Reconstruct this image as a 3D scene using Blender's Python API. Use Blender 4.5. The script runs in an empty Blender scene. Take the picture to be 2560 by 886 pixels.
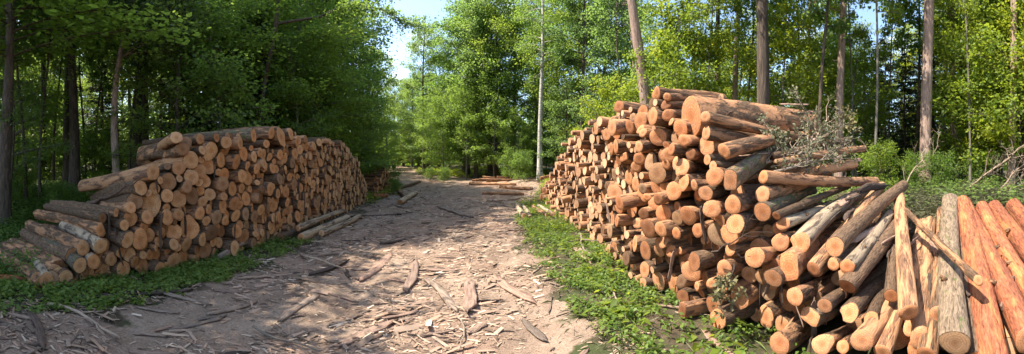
import bpy, math, random
import numpy as np
from mathutils import Vector, Matrix

random.seed(7)
RNG = np.random.default_rng(7)
R = math.radians
SC = bpy.context.scene
COL = SC.collection

# ---------------------------------------------------------------- camera
# the photograph is a swept panorama: a cylindrical lens, about 160 degrees wide
F, CX, HY, EYE = 917.0, 1040.0, 420.0, 1.6        # pixels per radian, column of +Y, row of the horizon, eye height
cam = bpy.data.cameras.new('camera')
cam.type = 'PANO'
cam.panorama_type = 'CENTRAL_CYLINDRICAL'
cam.central_cylindrical_radius = 1.0
cam.central_cylindrical_range_u_min = -1280 / F
cam.central_cylindrical_range_u_max = 1280 / F
cam.central_cylindrical_range_v_min = -(886 - HY) / F
cam.central_cylindrical_range_v_max = HY / F
cam.clip_start, cam.clip_end = 0.05, 2000
camo = bpy.data.objects.new('camera', cam)
camo.location = (0, 0, EYE)
camo.rotation_euler = (R(90), 0, -(1280 - CX) / F)
COL.objects.link(camo)
SC.camera = camo

# ---------------------------------------------------------------- sky, sun, exposure
SUN_AZ, SUN_EL = -70.0, 56.0
w = bpy.data.worlds.new('World')
SC.world = w
w.use_nodes = True
nt = w.node_tree
bg = nt.nodes['Background']
sky = nt.nodes.new('ShaderNodeTexSky')
sky.sky_type = 'NISHITA'
sky.sun_disc = False
sky.sun_elevation = R(SUN_EL)
sky.sun_rotation = R(SUN_AZ)
sky.air_density, sky.dust_density, sky.ozone_density = 1.0, 1.2, 1.2
tcw = nt.nodes.new('ShaderNodeTexCoord')
mpw = nt.nodes.new('ShaderNodeMapping'); mpw.inputs['Scale'].default_value = (2.2, 2.2, 6.5)
cn = nt.nodes.new('ShaderNodeTexNoise'); cn.inputs['Scale'].default_value = 2.3; cn.inputs['Detail'].default_value = 7
cr = nt.nodes.new('ShaderNodeValToRGB')
cr.color_ramp.elements[0].position, cr.color_ramp.elements[0].color = 0.60, (0, 0, 0, 1)
cr.color_ramp.elements[1].position, cr.color_ramp.elements[1].color = 0.80, (0.85, 0.85, 0.85, 1)
mxw = nt.nodes.new('ShaderNodeMixRGB'); mxw.inputs[2].default_value = (8.5, 8.8, 9.2, 1)
nt.links.new(tcw.outputs['Generated'], mpw.inputs[0]); nt.links.new(mpw.outputs[0], cn.inputs['Vector'])
nt.links.new(cn.outputs['Fac'], cr.inputs[0]); nt.links.new(cr.outputs[0], mxw.inputs[0])
nt.links.new(sky.outputs[0], mxw.inputs[1]); nt.links.new(mxw.outputs[0], bg.inputs['Color'])
bg.inputs['Strength'].default_value = 0.15
sun = bpy.data.lights.new('sun', 'SUN')
sun.energy, sun.angle, sun.color = 4.2, R(0.53), (1.0, 0.925, 0.80)
suno = bpy.data.objects.new('sun', sun)
sd = Vector((math.sin(R(SUN_AZ)) * math.cos(R(SUN_EL)), math.cos(R(SUN_AZ)) * math.cos(R(SUN_EL)), math.sin(R(SUN_EL))))
suno.rotation_euler = (-sd).to_track_quat('-Z', 'Y').to_euler()
suno.location = (-20, 14, 40)
COL.objects.link(suno)
SC.view_settings.view_transform = 'Standard'
SC.view_settings.look = 'None'
SC.view_settings.exposure = 1.5
SC.view_settings.gamma = 1
SC.cycles.use_denoising = True
SC.cycles.max_bounces = 6
SC.cycles.diffuse_bounces = 4
SC.cycles.glossy_bounces = 2
SC.cycles.transmission_bounces = 4
SC.cycles.caustics_reflective = SC.cycles.caustics_refractive = False
SC.cycles.sample_clamp_indirect = 6

# ---------------------------------------------------------------- helpers
def tag(o, label=None, cat=None, group=None, kind=None):
    if label: o['label'] = label
    if cat: o['category'] = cat
    if group: o['group'] = group
    if kind: o['kind'] = kind
    return o

def link(name, data, parent=None):
    o = bpy.data.objects.new(name, data)
    COL.objects.link(o)
    if parent is not None: o.parent = parent
    return o

def mesh_np(name, v, f, mats, mat_idx=None, smooth=True):
    """v: (n,3); f: list of (m,k) index arrays with k = 3 or 4"""
    me = bpy.data.meshes.new(name)
    v = np.asarray(v, np.float32)
    fs = [np.asarray(a, np.int32) for a in f if len(a)]
    nl = sum(a.size for a in fs); nf = sum(len(a) for a in fs)
    me.vertices.add(len(v)); me.vertices.foreach_set('co', v.ravel())
    me.loops.add(nl); me.loops.foreach_set('vertex_index', np.concatenate([a.ravel() for a in fs]))
    me.polygons.add(nf)
    tot = np.concatenate([np.full(len(a), a.shape[1], np.int32) for a in fs])
    st = np.concatenate([[0], np.cumsum(tot)[:-1]]).astype(np.int32)
    me.polygons.foreach_set('loop_start', st)
    if mat_idx is not None: me.polygons.foreach_set('material_index', np.asarray(mat_idx, np.int32))
    if smooth: me.polygons.foreach_set('use_smooth', np.ones(nf, bool))
    for m in (mats if isinstance(mats, (list, tuple)) else [mats]): me.materials.append(m)
    me.update(calc_edges=True)
    return me

def az_of(px): return (px - CX) / F

def P(px, py, d):
    a = az_of(px)
    return Vector((d * math.sin(a), d * math.cos(a), EYE - (py - HY) / F * d))

def PX(px, py, x):
    """the point on the plane x = const seen at a pixel of the photograph"""
    return P(px, py, x / math.sin(az_of(px)))

def sst(t):
    t = np.clip(t, 0, 1)
    return t * t * (3 - 2 * t)

def bumps(x, y):
    return (0.022 * np.sin(x * 2.1 + 1.3 * np.sin(y * 0.9)) * np.sin(y * 1.7 + 0.6) + 0.014 * np.sin(x * 4.3 + y * 2.9 + 1) +
            0.010 * np.sin(x * 7.7 - y * 5.1) + 0.05 * np.sin(x * 0.55 + 2) * np.sin(y * 0.41 + 1))

def gz(x, y):
    x = np.asarray(x, float); y = np.asarray(y, float)
    l = sst((-5.5 - x) / 6.5) * 0.75
    r = sst((x - 3.5 - np.interp(y, [2, 6, 14], [0, 0.6, 2.6])) / 2.0) * 0.95 * (1 - 0.6 * sst((y - 8) / 9))
    b = sst((y - 14) / 50) * 1.9
    ruts = -0.05 * np.exp(-((x - 0.95 - 0.05 * y) / 0.3) ** 2) - 0.05 * np.exp(-((x + 0.85 - 0.02 * y) / 0.3) ** 2)
    return l + r + b + bumps(x, y) + ruts * (y < 40)

def G(px, py):
    """where the sight line of a pixel meets the ground"""
    a = az_of(px); k = (py - HY) / F
    d = EYE / max(k, 0.01)
    for _ in range(25):
        d = 0.5 * d + 0.5 * (EYE - float(gz(d * math.sin(a), d * math.cos(a)))) / max(k, 0.01)
    return Vector((d * math.sin(a), d * math.cos(a), float(gz(d * math.sin(a), d * math.cos(a)))))

def on_ground(px, d):
    a = az_of(px); x, y = d * math.sin(a), d * math.cos(a)
    return Vector((x, y, float(gz(x, y))))

def edge_l(y): return np.interp(y, [-20, 1.8, 2.6, 4.6, 8, 17, 22, 30, 60, 200], [-5, -3.6, -3.1, -2.55, -2.2, -1.8, -1.2, -2.2, -5, -40])
def edge_r(y): return np.interp(y, [-20, 2, 4, 6.3, 10, 15, 22, 28, 33, 37, 60, 200], [1.4, 1.5, 1.62, 2.0, 2.8, 4.3, 8, 10, 7, 0.6, -1.6, -34])
def path_mask(x, y):
    n = 0.22 * np.sin(x * 3.1 + y * 2.3) + 0.2 * np.sin(y * 4.1 + 1) + 0.15 * np.sin(y * 9.3 - x * 2)
    e = np.minimum(x - edge_l(y), edge_r(y) - x) + n
    return sst((e + 0.25) / 0.55)

# ---------------------------------------------------------------- materials
def new_mat(name):
    m = bpy.data.materials.new(name); m.use_nodes = True
    t = m.node_tree
    return m, t, t.nodes['Principled BSDF'], t.nodes['Material Output']

def N(t, typ, **kw):
    n = t.nodes.new(typ)
    for k, v in kw.items():
        if k in n.inputs: n.inputs[k].default_value = v
        else: setattr(n, k, v)
    return n

def ramp(t, src, stops):
    n = t.nodes.new('ShaderNodeValToRGB')
    e = n.color_ramp.elements
    while len(e) < len(stops): e.new(0.5)
    for i, (p, c) in enumerate(stops):
        e[i].position = p
        e[i].color = (*c, 1) if len(c) == 3 else c
    t.links.new(src, n.inputs[0])
    return n.outputs[0]

def mix(t, a, b, fac, mode='MIX'):
    n = t.nodes.new('ShaderNodeMixRGB'); n.blend_type = mode
    for i, s in ((0, fac), (1, a), (2, b)):
        if isinstance(s, (int, float)): n.inputs[i].default_value = s
        elif isinstance(s, tuple): n.inputs[i].default_value = (*s, 1) if len(s) == 3 else s
        else: t.links.new(s, n.inputs[i])
    return n.outputs[0]

def math_n(t, op, a, b=0.0):
    n = t.nodes.new('ShaderNodeMath'); n.operation = op
    for i, s in ((0, a), (1, b)):
        if isinstance(s, (int, float)): n.inputs[i].default_value = s
        else: t.links.new(s, n.inputs[i])
    return n.outputs[0]

def noise(t, scale, detail=5, rough=0.6, vec=None, dist=0.0):
    n = N(t, 'ShaderNodeTexNoise', Scale=scale, Detail=detail, Roughness=rough, Distortion=dist)
    if vec is not None: t.links.new(vec, n.inputs['Vector'])
    return n.outputs['Fac']

def obj_vec(t, scale, offset_random=True):
    tc = N(t, 'ShaderNodeTexCoord')
    mp = N(t, 'ShaderNodeMapping'); mp.inputs['Scale'].default_value = scale
    t.links.new(tc.outputs['Object'], mp.inputs['Vector'])
    oi = N(t, 'ShaderNodeObjectInfo')
    if offset_random:
        mul = math_n(t, 'MULTIPLY', oi.outputs['Random'], 37.0)
        cb = N(t, 'ShaderNodeCombineXYZ')
        for i in range(3): t.links.new(mul, cb.inputs[i])
        t.links.new(cb.outputs[0], mp.inputs['Location'])
    return mp.outputs[0], oi.outputs['Random'], tc.outputs['Object']

def bump(t, h, bsdf, strength=0.5, dist=0.02):
    b = N(t, 'ShaderNodeBump', Strength=strength, Distance=dist)
    t.links.new(h, b.inputs['Height']); t.links.new(b.outputs[0], bsdf.inputs['Normal'])

def leaf_mat(name, dark, mid, light, trans, tf=0.4, rough=0.5):
    m, t, b, out = new_mat(name)
    g = N(t, 'ShaderNodeNewGeometry'); oi = N(t, 'ShaderNodeObjectInfo')
    c = ramp(t, g.outputs['Random Per Island'], [(0.0, dark), (0.5, mid), (1.0, light)])
    var = ramp(t, oi.outputs['Random'], [(0.0, (0.72, 0.80, 0.80)), (0.5, (1, 1, 1)), (1.0, (1.25, 1.12, 0.85))])
    c = mix(t, c, var, 1.0, 'MULTIPLY')
    t.links.new(c, b.inputs['Base Color'])
    b.inputs['Roughness'].default_value = rough
    b.inputs['Specular IOR Level'].default_value = 0.35
    tr = N(t, 'ShaderNodeBsdfTranslucent')
    tc = mix(t, trans, var, 1.0, 'MULTIPLY'); t.links.new(tc, tr.inputs['Color'])
    mx = N(t, 'ShaderNodeMixShader'); mx.inputs[0].default_value = tf
    t.links.new(b.outputs[0], mx.inputs[1]); t.links.new(tr.outputs[0], mx.inputs[2])
    t.links.new(mx.outputs[0], out.inputs['Surface'])
    return m

M = {}
M['leaf'] = leaf_mat('leaf_maple', (0.045, 0.09, 0.018), (0.08, 0.14, 0.024), (0.125, 0.19, 0.04), (0.38, 0.54, 0.08), 0.50)
M['leaf_bright'] = leaf_mat('leaf_hazel', (0.07, 0.12, 0.017), (0.12, 0.18, 0.022), (0.18, 0.24, 0.032), (0.46, 0.56, 0.05), 0.48)
M['leaf_dark'] = leaf_mat('leaf_shade', (0.04, 0.075, 0.025), (0.065, 0.11, 0.032), (0.10, 0.15, 0.045), (0.34, 0.50, 0.11), 0.50)
M['needle'] = leaf_mat('spruce_needle', (0.016, 0.034, 0.018), (0.026, 0.05, 0.024), (0.045, 0.075, 0.032), (0.04, 0.07, 0.025), 0.15)
M['pine_needle'] = leaf_mat('pine_needle', (0.035, 0.06, 0.03), (0.05, 0.085, 0.038), (0.075, 0.11, 0.05), (0.06, 0.10, 0.03), 0.2)
M['herb'] = leaf_mat('herb_leaf', (0.055, 0.115, 0.022), (0.10, 0.17, 0.032), (0.17, 0.24, 0.06), (0.32, 0.44, 0.07), 0.40)
M['wilted'] = leaf_mat('wilted_leaf', (0.10, 0.105, 0.055), (0.17, 0.165, 0.09), (0.27, 0.25, 0.15), (0.16, 0.16, 0.07), 0.25, 0.7)

def bark_mat(name, a, b_, c, scale=(3, 3, 0.35), bs=0.9):
    m, t, b, out = new_mat(name)
    v, rnd, _ = obj_vec(t, scale)
    n1 = noise(t, 6.0, 8, 0.65, v, 0.6)
    n2 = noise(t, 1.3, 4, 0.5, v)
    col = ramp(t, n1, [(0.32, a), (0.52, b_), (0.72, c)])
    col = mix(t, col, (0.6, 0.62, 0.55), math_n(t, 'MULTIPLY', n2, 0.35), 'MULTIPLY')
    t.links.new(col, b.inputs['Base Color'])
    b.inputs['Roughness'].default_value = 0.9
    bump(t, n1, b, bs, 0.05)
    return m

M['pine_bark'] = bark_mat('pine_bark', (0.16, 0.105, 0.082), (0.38, 0.255, 0.20), (0.56, 0.41, 0.34))
M['dark_bark'] = bark_mat('dark_bark', (0.030, 0.021, 0.015), (0.095, 0.066, 0.047), (0.19, 0.135, 0.10))
M['grey_bark'] = bark_mat('grey_bark', (0.07, 0.06, 0.05), (0.19, 0.165, 0.135), (0.32, 0.285, 0.235))

def birch_mat():
    m, t, b, out = new_mat('birch_bark')
    v, rnd, _ = obj_vec(t, (1.2, 1.2, 4.0))
    n1 = noise(t, 2.6, 5, 0.6, v, 0.3)
    v2, _, _ = obj_vec(t, (2, 2, 0.5))
    n2 = noise(t, 2, 3, 0.5, v2)
    col = ramp(t, n1, [(0.34, (0.05, 0.04, 0.035)), (0.44, (0.42, 0.38, 0.33)), (0.7, (0.66, 0.62, 0.56))])
    col = mix(t, col, (0.35, 0.3, 0.25), ramp(t, n2, [(0.5, (0, 0, 0)), (0.75, (0.7, 0.7, 0.7))]))
    t.links.new(col, b.inputs['Base Color']); b.inputs['Roughness'].default_value = 0.75
    bump(t, n1, b, 0.3, 0.02)
    return m
M['birch_bark'] = birch_mat()

def log_mat(name, wood_a, wood_b, bark_a, bark_b, lo, hi, moss=0.0):
    """log side: bare wood with bark left on it in long shreds; lo/hi set how much bark is left"""
    m, t, b, out = new_mat(name)
    v, rnd, raw = obj_vec(t, (1.0, 1.0, 5.0))
    vf, _, _ = obj_vec(t, (1.0, 1.0, 16.0))
    patch = noise(t, 1.25, 7, 0.62, v, 0.4)
    fine = noise(t, 5.5, 8, 0.7, v, 0.8)
    fleck = noise(t, 9.0, 5, 0.7, vf)
    wood = ramp(t, fine, [(0.3, wood_a), (0.7, wood_b)])
    wood = mix(t, wood, (0.45, 0.25, 0.13), ramp(t, fleck, [(0.60, (0, 0, 0)), (0.72, (0.65, 0.65, 0.65))]))
    bark = ramp(t, fine, [(0.36, bark_a), (0.50, bark_b), (0.70, tuple(min(1, c * 1.9) for c in bark_b))])
    mk = ramp(t, patch, [(lo, (0, 0, 0)), (hi, (1, 1, 1))])
    col = mix(t, wood, bark, mk)
    if moss > 0:
        mo = noise(t, 2.1, 6, 0.6, vf)
        col = mix(t, col, (0.09, 0.13, 0.03), ramp(t, mo, [(0.62 - moss, (0, 0, 0)), (0.72 - moss, (0.85, 0.85, 0.85))]))
    tint = ramp(t, rnd, [(0, (0.72, 0.70, 0.68)), (0.5, (0.95, 0.93, 0.9)), (1, (1.1, 1.04, 0.98))])
    col = mix(t, col, tint, 1.0, 'MULTIPLY')
    t.links.new(col, b.inputs['Base Color'])
    b.inputs['Roughness'].default_value = 0.82
    b.inputs['Specular IOR Level'].default_value = 0.25
    h = math_n(t, 'ADD', math_n(t, 'MULTIPLY', fine, 0.6), math_n(t, 'MULTIPLY', mk, 0.5))
    bump(t, h, b, 0.8, 0.025)
    return m

W1, W2 = (0.36, 0.17, 0.085), (0.57, 0.31, 0.165)
M['log_bark'] = log_mat('log_with_bark', W1, W2, (0.035, 0.022, 0.015), (0.135, 0.086, 0.054), 0.24, 0.40)
M['log_half'] = log_mat('log_half_barked', W1, W2, (0.04, 0.025, 0.017), (0.14, 0.086, 0.053), 0.44, 0.53)
M['log_bare'] = log_mat('log_bare', (0.40, 0.195, 0.098), (0.61, 0.345, 0.185), (0.07, 0.04, 0.026), (0.20, 0.11, 0.068), 0.49, 0.58)
M['log_mossy'] = log_mat('log_mossy', W1, W2, (0.04, 0.03, 0.022), (0.15, 0.115, 0.085), 0.36, 0.44, 0.10)
M['log_lichen'] = log_mat('log_lichen', (0.3, 0.22, 0.15), (0.42, 0.33, 0.23), (0.08, 0.058, 0.04), (0.24, 0.175, 0.12), 0.22, 0.36, 0.05)
M['log_red'] = log_mat('log_red', (0.37, 0.135, 0.05), (0.60, 0.265, 0.11), (0.10, 0.036, 0.022), (0.29, 0.10, 0.052), 0.38, 0.52)
M['log_grey'] = log_mat('log_greyed', (0.36, 0.27, 0.18), (0.52, 0.41, 0.29), (0.05, 0.037, 0.03), (0.15, 0.11, 0.085), 0.50, 0.60)

def cut_mat(name, a, b_, heart):
    m, t, b, out = new_mat(name)
    tc = N(t, 'ShaderNodeTexCoord'); oi = N(t, 'ShaderNodeObjectInfo')
    mp = N(t, 'ShaderNodeMapping'); mp.inputs['Scale'].default_value = (1, 1, 0)
    t.links.new(tc.outputs['Object'], mp.inputs['Vector'])
    off = N(t, 'ShaderNodeVectorMath', operation='ADD')
    cb = N(t, 'ShaderNodeCombineXYZ')
    t.links.new(math_n(t, 'MULTIPLY', oi.outputs['Random'], 29.0), cb.inputs[2])
    t.links.new(mp.outputs[0], off.inputs[0]); t.links.new(cb.outputs[0], off.inputs[1])
    n0 = noise(t, 1.6, 3, 0.5, off.outputs[0])
    ln = N(t, 'ShaderNodeVectorMath', operation='LENGTH'); t.links.new(mp.outputs[0], ln.inputs[0])
    rr = math_n(t, 'ADD', ln.outputs['Value'], math_n(t, 'MULTIPLY', n0, 0.25))
    rings = math_n(t, 'SINE', math_n(t, 'MULTIPLY', rr, 38.0))
    saw = noise(t, 9, 4, 0.6, off.outputs[0])
    # saw marks: straight scratches across the face, their direction different on every log
    mp2 = N(t, 'ShaderNodeMapping'); mp2.inputs['Scale'].default_value = (26, 1.2, 1)
    rt = N(t, 'ShaderNodeCombineXYZ'); t.links.new(math_n(t, 'MULTIPLY', oi.outputs['Random'], 6.28), rt.inputs[2])
    t.links.new(rt.outputs[0], mp2.inputs['Rotation']); t.links.new(off.outputs[0], mp2.inputs['Vector'])
    scr = noise(t, 1.0, 3, 0.6, mp2.outputs[0])
    col = ramp(t, saw, [(0.3, a), (0.7, b_)])
    hm = ramp(t, rr, [(0.30, (1, 1, 1)), (0.62, (0, 0, 0))])
    col = mix(t, col, heart, math_n(t, 'MULTIPLY', hm, 0.85))
    col = mix(t, col, (0.62, 0.52, 0.42), math_n(t, 'MULTIPLY', math_n(t, 'ADD', rings, 1.0), 0.24), 'MULTIPLY')
    col = mix(t, col, (0.55, 0.42, 0.32), ramp(t, scr, [(0.48, (0, 0, 0)), (0.75, (0.5, 0.5, 0.5))]), 'MULTIPLY')
    st = noise(t, 2.2, 5, 0.6, off.outputs[0])
    col = mix(t, col, (0.30, 0.20, 0.14), ramp(t, st, [(0.52, (0, 0, 0)), (0.72, (0.7, 0.7, 0.7))]))
    # drying cracks running out from the pith
    sep = N(t, 'ShaderNodeSeparateXYZ'); t.links.new(mp.outputs[0], sep.inputs[0])
    ang = math_n(t, 'ARCTAN2', sep.outputs[1], sep.outputs[0])
    cbk = N(t, 'ShaderNodeCombineXYZ'); t.links.new(math_n(t, 'MULTIPLY', ang, 1.6), cbk.inputs[0])
    t.links.new(math_n(t, 'MULTIPLY', ln.outputs['Value'], 0.5), cbk.inputs[1]); t.links.new(math_n(t, 'MULTIPLY', oi.outputs['Random'], 71.0), cbk.inputs[2])
    ck = noise(t, 3.2, 1, 0.3, cbk.outputs[0])
    ckm = ramp(t, math_n(t, 'ABSOLUTE', math_n(t, 'SUBTRACT', ck, 0.62)), [(0.0, (0.9, 0.9, 0.9)), (0.018, (0, 0, 0))])
    col = mix(t, col, (0.12, 0.07, 0.045), ckm)
    tint = ramp(t, oi.outputs['Random'], [(0, (0.42, 0.37, 0.34)), (0.15, (0.75, 0.64, 0.56)), (0.35, (1.0, 0.92, 0.82)), (0.55, (0.86, 0.84, 0.82)), (0.75, (1.04, 0.86, 0.72)), (0.9, (1.06, 1.04, 1.0)), (1, (1.1, 1.12, 1.12))])
    col = mix(t, col, tint, 1.0, 'MULTIPLY')
    t.links.new(col, b.inputs['Base Color']); b.inputs['Roughness'].default_value = 0.85
    b.inputs['Specular IOR Level'].default_value = 0.2
    bump(t, scr, b, 0.35, 0.01)
    return m
M['cut_tan'] = cut_mat('sawn_end_tan', (0.53, 0.30, 0.15), (0.70, 0.44, 0.25), (0.46, 0.23, 0.10))
M['cut_pink'] = cut_mat('sawn_end_pink', (0.49, 0.225, 0.11), (0.70, 0.365, 0.20), (0.42, 0.18, 0.08))
M['cut_old'] = cut_mat('sawn_end_weathered', (0.30, 0.19, 0.12), (0.42, 0.28, 0.17), (0.25, 0.14, 0.08))

def strip_mat(name, a, b_, c):
    m, t, b, out = new_mat(name)
    v, rnd, _ = obj_vec(t, (9, 1.0, 3))
    n1 = noise(t, 4.5, 6, 0.7, v, 0.3)
    col = ramp(t, n1, [(0.3, a), (0.5, b_), (0.72, c)])
    tint = ramp(t, rnd, [(0, (0.55, 0.55, 0.56)), (0.5, (0.95, 0.92, 0.9)), (1, (1.25, 1.12, 1.05))])
    col = mix(t, col, tint, 1.0, 'MULTIPLY')
    t.links.new(col, b.inputs['Base Color']); b.inputs['Roughness'].default_value = 0.9
    bump(t, n1, b, 0.8, 0.03)
    return m
M['strip_grey'] = strip_mat('bark_strip_grey', (0.09, 0.064, 0.048), (0.27, 0.20, 0.15), (0.43, 0.33, 0.25))
M['strip_red'] = strip_mat('bark_strip_inner', (0.15, 0.09, 0.065), (0.31, 0.205, 0.15), (0.46, 0.325, 0.245))
M['strip_dark'] = strip_mat('bark_strip_dark', (0.028, 0.019, 0.014), (0.09, 0.06, 0.043), (0.18, 0.12, 0.087))
M['stick'] = strip_mat('bare_stick', (0.14, 0.105, 0.08), (0.30, 0.24, 0.18), (0.46, 0.38, 0.29))

def chip_mat():
    m, t, b, out = new_mat('bark_chips')
    g = N(t, 'ShaderNodeNewGeometry')
    c = ramp(t, g.outputs['Random Per Island'], [(0, (0.06, 0.042, 0.03)), (0.25, (0.20, 0.14, 0.10)), (0.5, (0.33, 0.235, 0.17)),
                                                 (0.75, (0.42, 0.26, 0.175)), (0.9, (0.48, 0.37, 0.27)), (1, (0.62, 0.49, 0.37))])
    t.links.new(c, b.inputs['Base Color']); b.inputs['Roughness'].default_value = 0.9
    b.inputs['Specular IOR Level'].default_value = 0.2
    return m
M['chips'] = chip_mat()

def ground_mat():
    m, t, b, out = new_mat('forest_ground')
    tc = N(t, 'ShaderNodeTexCoord'); v = tc.outputs['Object']
    at = N(t, 'ShaderNodeAttribute', attribute_name='path')
    n1 = noise(t, 1.1, 9, 0.65, v); n2 = noise(t, 9, 8, 0.7, v); n3 = noise(t, 42, 5, 0.7, v); n4 = noise(t, 0.45, 5, 0.55, v)
    dirt = ramp(t, n1, [(0.30, (0.175, 0.122, 0.086)), (0.5, (0.315, 0.23, 0.168)), (0.68, (0.46, 0.35, 0.262))])
    dirt = mix(t, dirt, (0.30, 0.19, 0.135), ramp(t, n4, [(0.42, (0, 0, 0)), (0.62, (0.7, 0.7, 0.7))]))
    dirt = mix(t, dirt, ramp(t, n3, [(0.35, (0.55, 0.5, 0.46)), (0.6, (1, 1, 1))]), 0.75, 'MULTIPLY')
    floor = ramp(t, n2, [(0.3, (0.030, 0.023, 0.015)), (0.5, (0.085, 0.062, 0.040)), (0.7, (0.16, 0.115, 0.075))])
    floor = mix(t, floor, (0.05, 0.075, 0.022), ramp(t, n1, [(0.45, (0, 0, 0)), (0.62, (0.75, 0.75, 0.75))]))
    e = math_n(t, 'ADD', at.outputs['Fac'], math_n(t, 'MULTIPLY', math_n(t, 'SUBTRACT', n2, 0.5), 0.9))
    k = ramp(t, e, [(0.38, (0, 0, 0)), (0.62, (1, 1, 1))])
    col = mix(t, floor, dirt, k)
    t.links.new(col, b.inputs['Base Color']); b.inputs['Roughness'].default_value = 0.95
    b.inputs['Specular IOR Level'].default_value = 0.15
    h = math_n(t, 'ADD', math_n(t, 'MULTIPLY', n2, 0.7), math_n(t, 'MULTIPLY', n3, 0.35))
    bump(t, h, b, 0.9, 0.045)
    return m
M['ground'] = ground_mat()

# ---------------------------------------------------------------- ground
def build_ground():
    n = 321
    u = np.linspace(-1, 1, n)
    g = np.sign(u) * (np.abs(u) * 14 + np.abs(u) ** 5 * 586)
    X, Y = np.meshgrid(g, g + 4, indexing='xy')
    Z = gz(X, Y)
    Z -= 0.02 * sst((np.hypot(X, Y) - 150) / 100)
    v = np.stack([X, Y, Z], -1).reshape(-1, 3)
    i = np.arange(n * n).reshape(n, n)
    f = np.stack([i[:-1, :-1], i[:-1, 1:], i[1:, 1:], i[1:, :-1]], -1).reshape(-1, 4)
    me = mesh_np('ground', v, [f], M['ground'])
    a = me.attributes.new('path', 'FLOAT', 'POINT')
    a.data.foreach_set('value', path_mask(X, Y).ravel().astype(np.float32))
    tag(link('ground', me), 'bare dirt forest track and leaf-littered ground between two log piles', kind='structure')
build_ground()

# ---------------------------------------------------------------- geometry generators
def tube(pts, rad, seg=8, cap=False):
    pts = np.asarray(pts, float); n = len(pts)
    rad = np.broadcast_to(np.asarray(rad, float), (n,))
    d = np.gradient(pts, axis=0); d /= np.linalg.norm(d, axis=1, keepdims=True) + 1e-9
    ref = np.array([0, 0, 1.0]) if abs(d[:, 2]).mean() < 0.7 else np.array([1.0, 0, 0])
    s = np.cross(d, ref); s /= np.linalg.norm(s, axis=1, keepdims=True) + 1e-9
    q = np.cross(s, d)
    a = np.linspace(0, 2 * np.pi, seg, endpoint=False)
    v = pts[:, None] + rad[:, None, None] * (np.cos(a)[None, :, None] * s[:, None] + np.sin(a)[None, :, None] * q[:, None])
    v = v.reshape(-1, 3)
    i = np.arange(n * seg).reshape(n, seg)
    j = np.roll(i, -1, 1)
    f = np.stack([i[:-1], j[:-1], j[1:], i[1:]], -1).reshape(-1, 4)
    if cap:
        v = np.vstack([v, pts[:1], pts[-1:]])
        c0, c1 = n * seg, n * seg + 1
        t0 = np.stack([i[0], np.full(seg, c0), j[0], j[0]], -1)[:, :3]
        t1 = np.stack([i[-1], j[-1], np.full(seg, c1)], -1)
        return v, f, np.vstack([t0[:, [0, 1, 2]][:, ::1], t1])
    return v, f, np.zeros((0, 3), int)

class Acc:
    def __init__(s): s.v, s.q, s.t, s.n = [], [], [], 0
    def add(s, v, q=None, t=None):
        s.v.append(v)
        if q is not None and len(q): s.q.append(np.asarray(q) + s.n)
        if t is not None and len(t): s.t.append(np.asarray(t) + s.n)
        s.n += len(v)
    def mesh(s, name, mat, smooth=True):
        f = []
        if s.q: f.append(np.vstack(s.q))
        if s.t: f.append(np.vstack(s.t))
        return mesh_np(name, np.vstack(s.v), f, mat, None, smooth)

def unit(v): return v / (np.linalg.norm(v, axis=-1, keepdims=True) + 1e-9)

def leaf_faces(pos, dr, nr, size, width=0.36, rg=RNG):
    """one folded kite for every leaf"""
    dr = unit(dr); sd = unit(np.cross(nr, dr)); nr = np.cross(dr, sd)
    s = size[:, None]
    lift = 0.10 * rg.uniform(-0.6, 1.4, (len(pos), 1))
    a = pos; c = pos + dr * s - nr * s * 0.10
    b = pos + dr * s * 0.46 + sd * s * width + nr * s * lift
    d = pos + dr * s * 0.46 - sd * s * width + nr * s * lift
    v = np.stack([a, b, c, d], 1).reshape(-1, 3)
    i = np.arange(len(pos)) * 4
    t = np.concatenate([np.stack([i, i + 1, i + 2], -1), np.stack([i, i + 2, i + 3], -1)])
    return v, t

def crown_mesh(v, t, lb, mat_leaf, mat_bark):
    """leaves and the limbs that carry them"""
    bq = np.vstack(lb.q) + len(v)
    return mesh_np('crown', np.vstack([v] + lb.v), [t, bq], [M[mat_leaf], M[mat_bark]], [0] * len(t) + [1] * len(bq), False)

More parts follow.
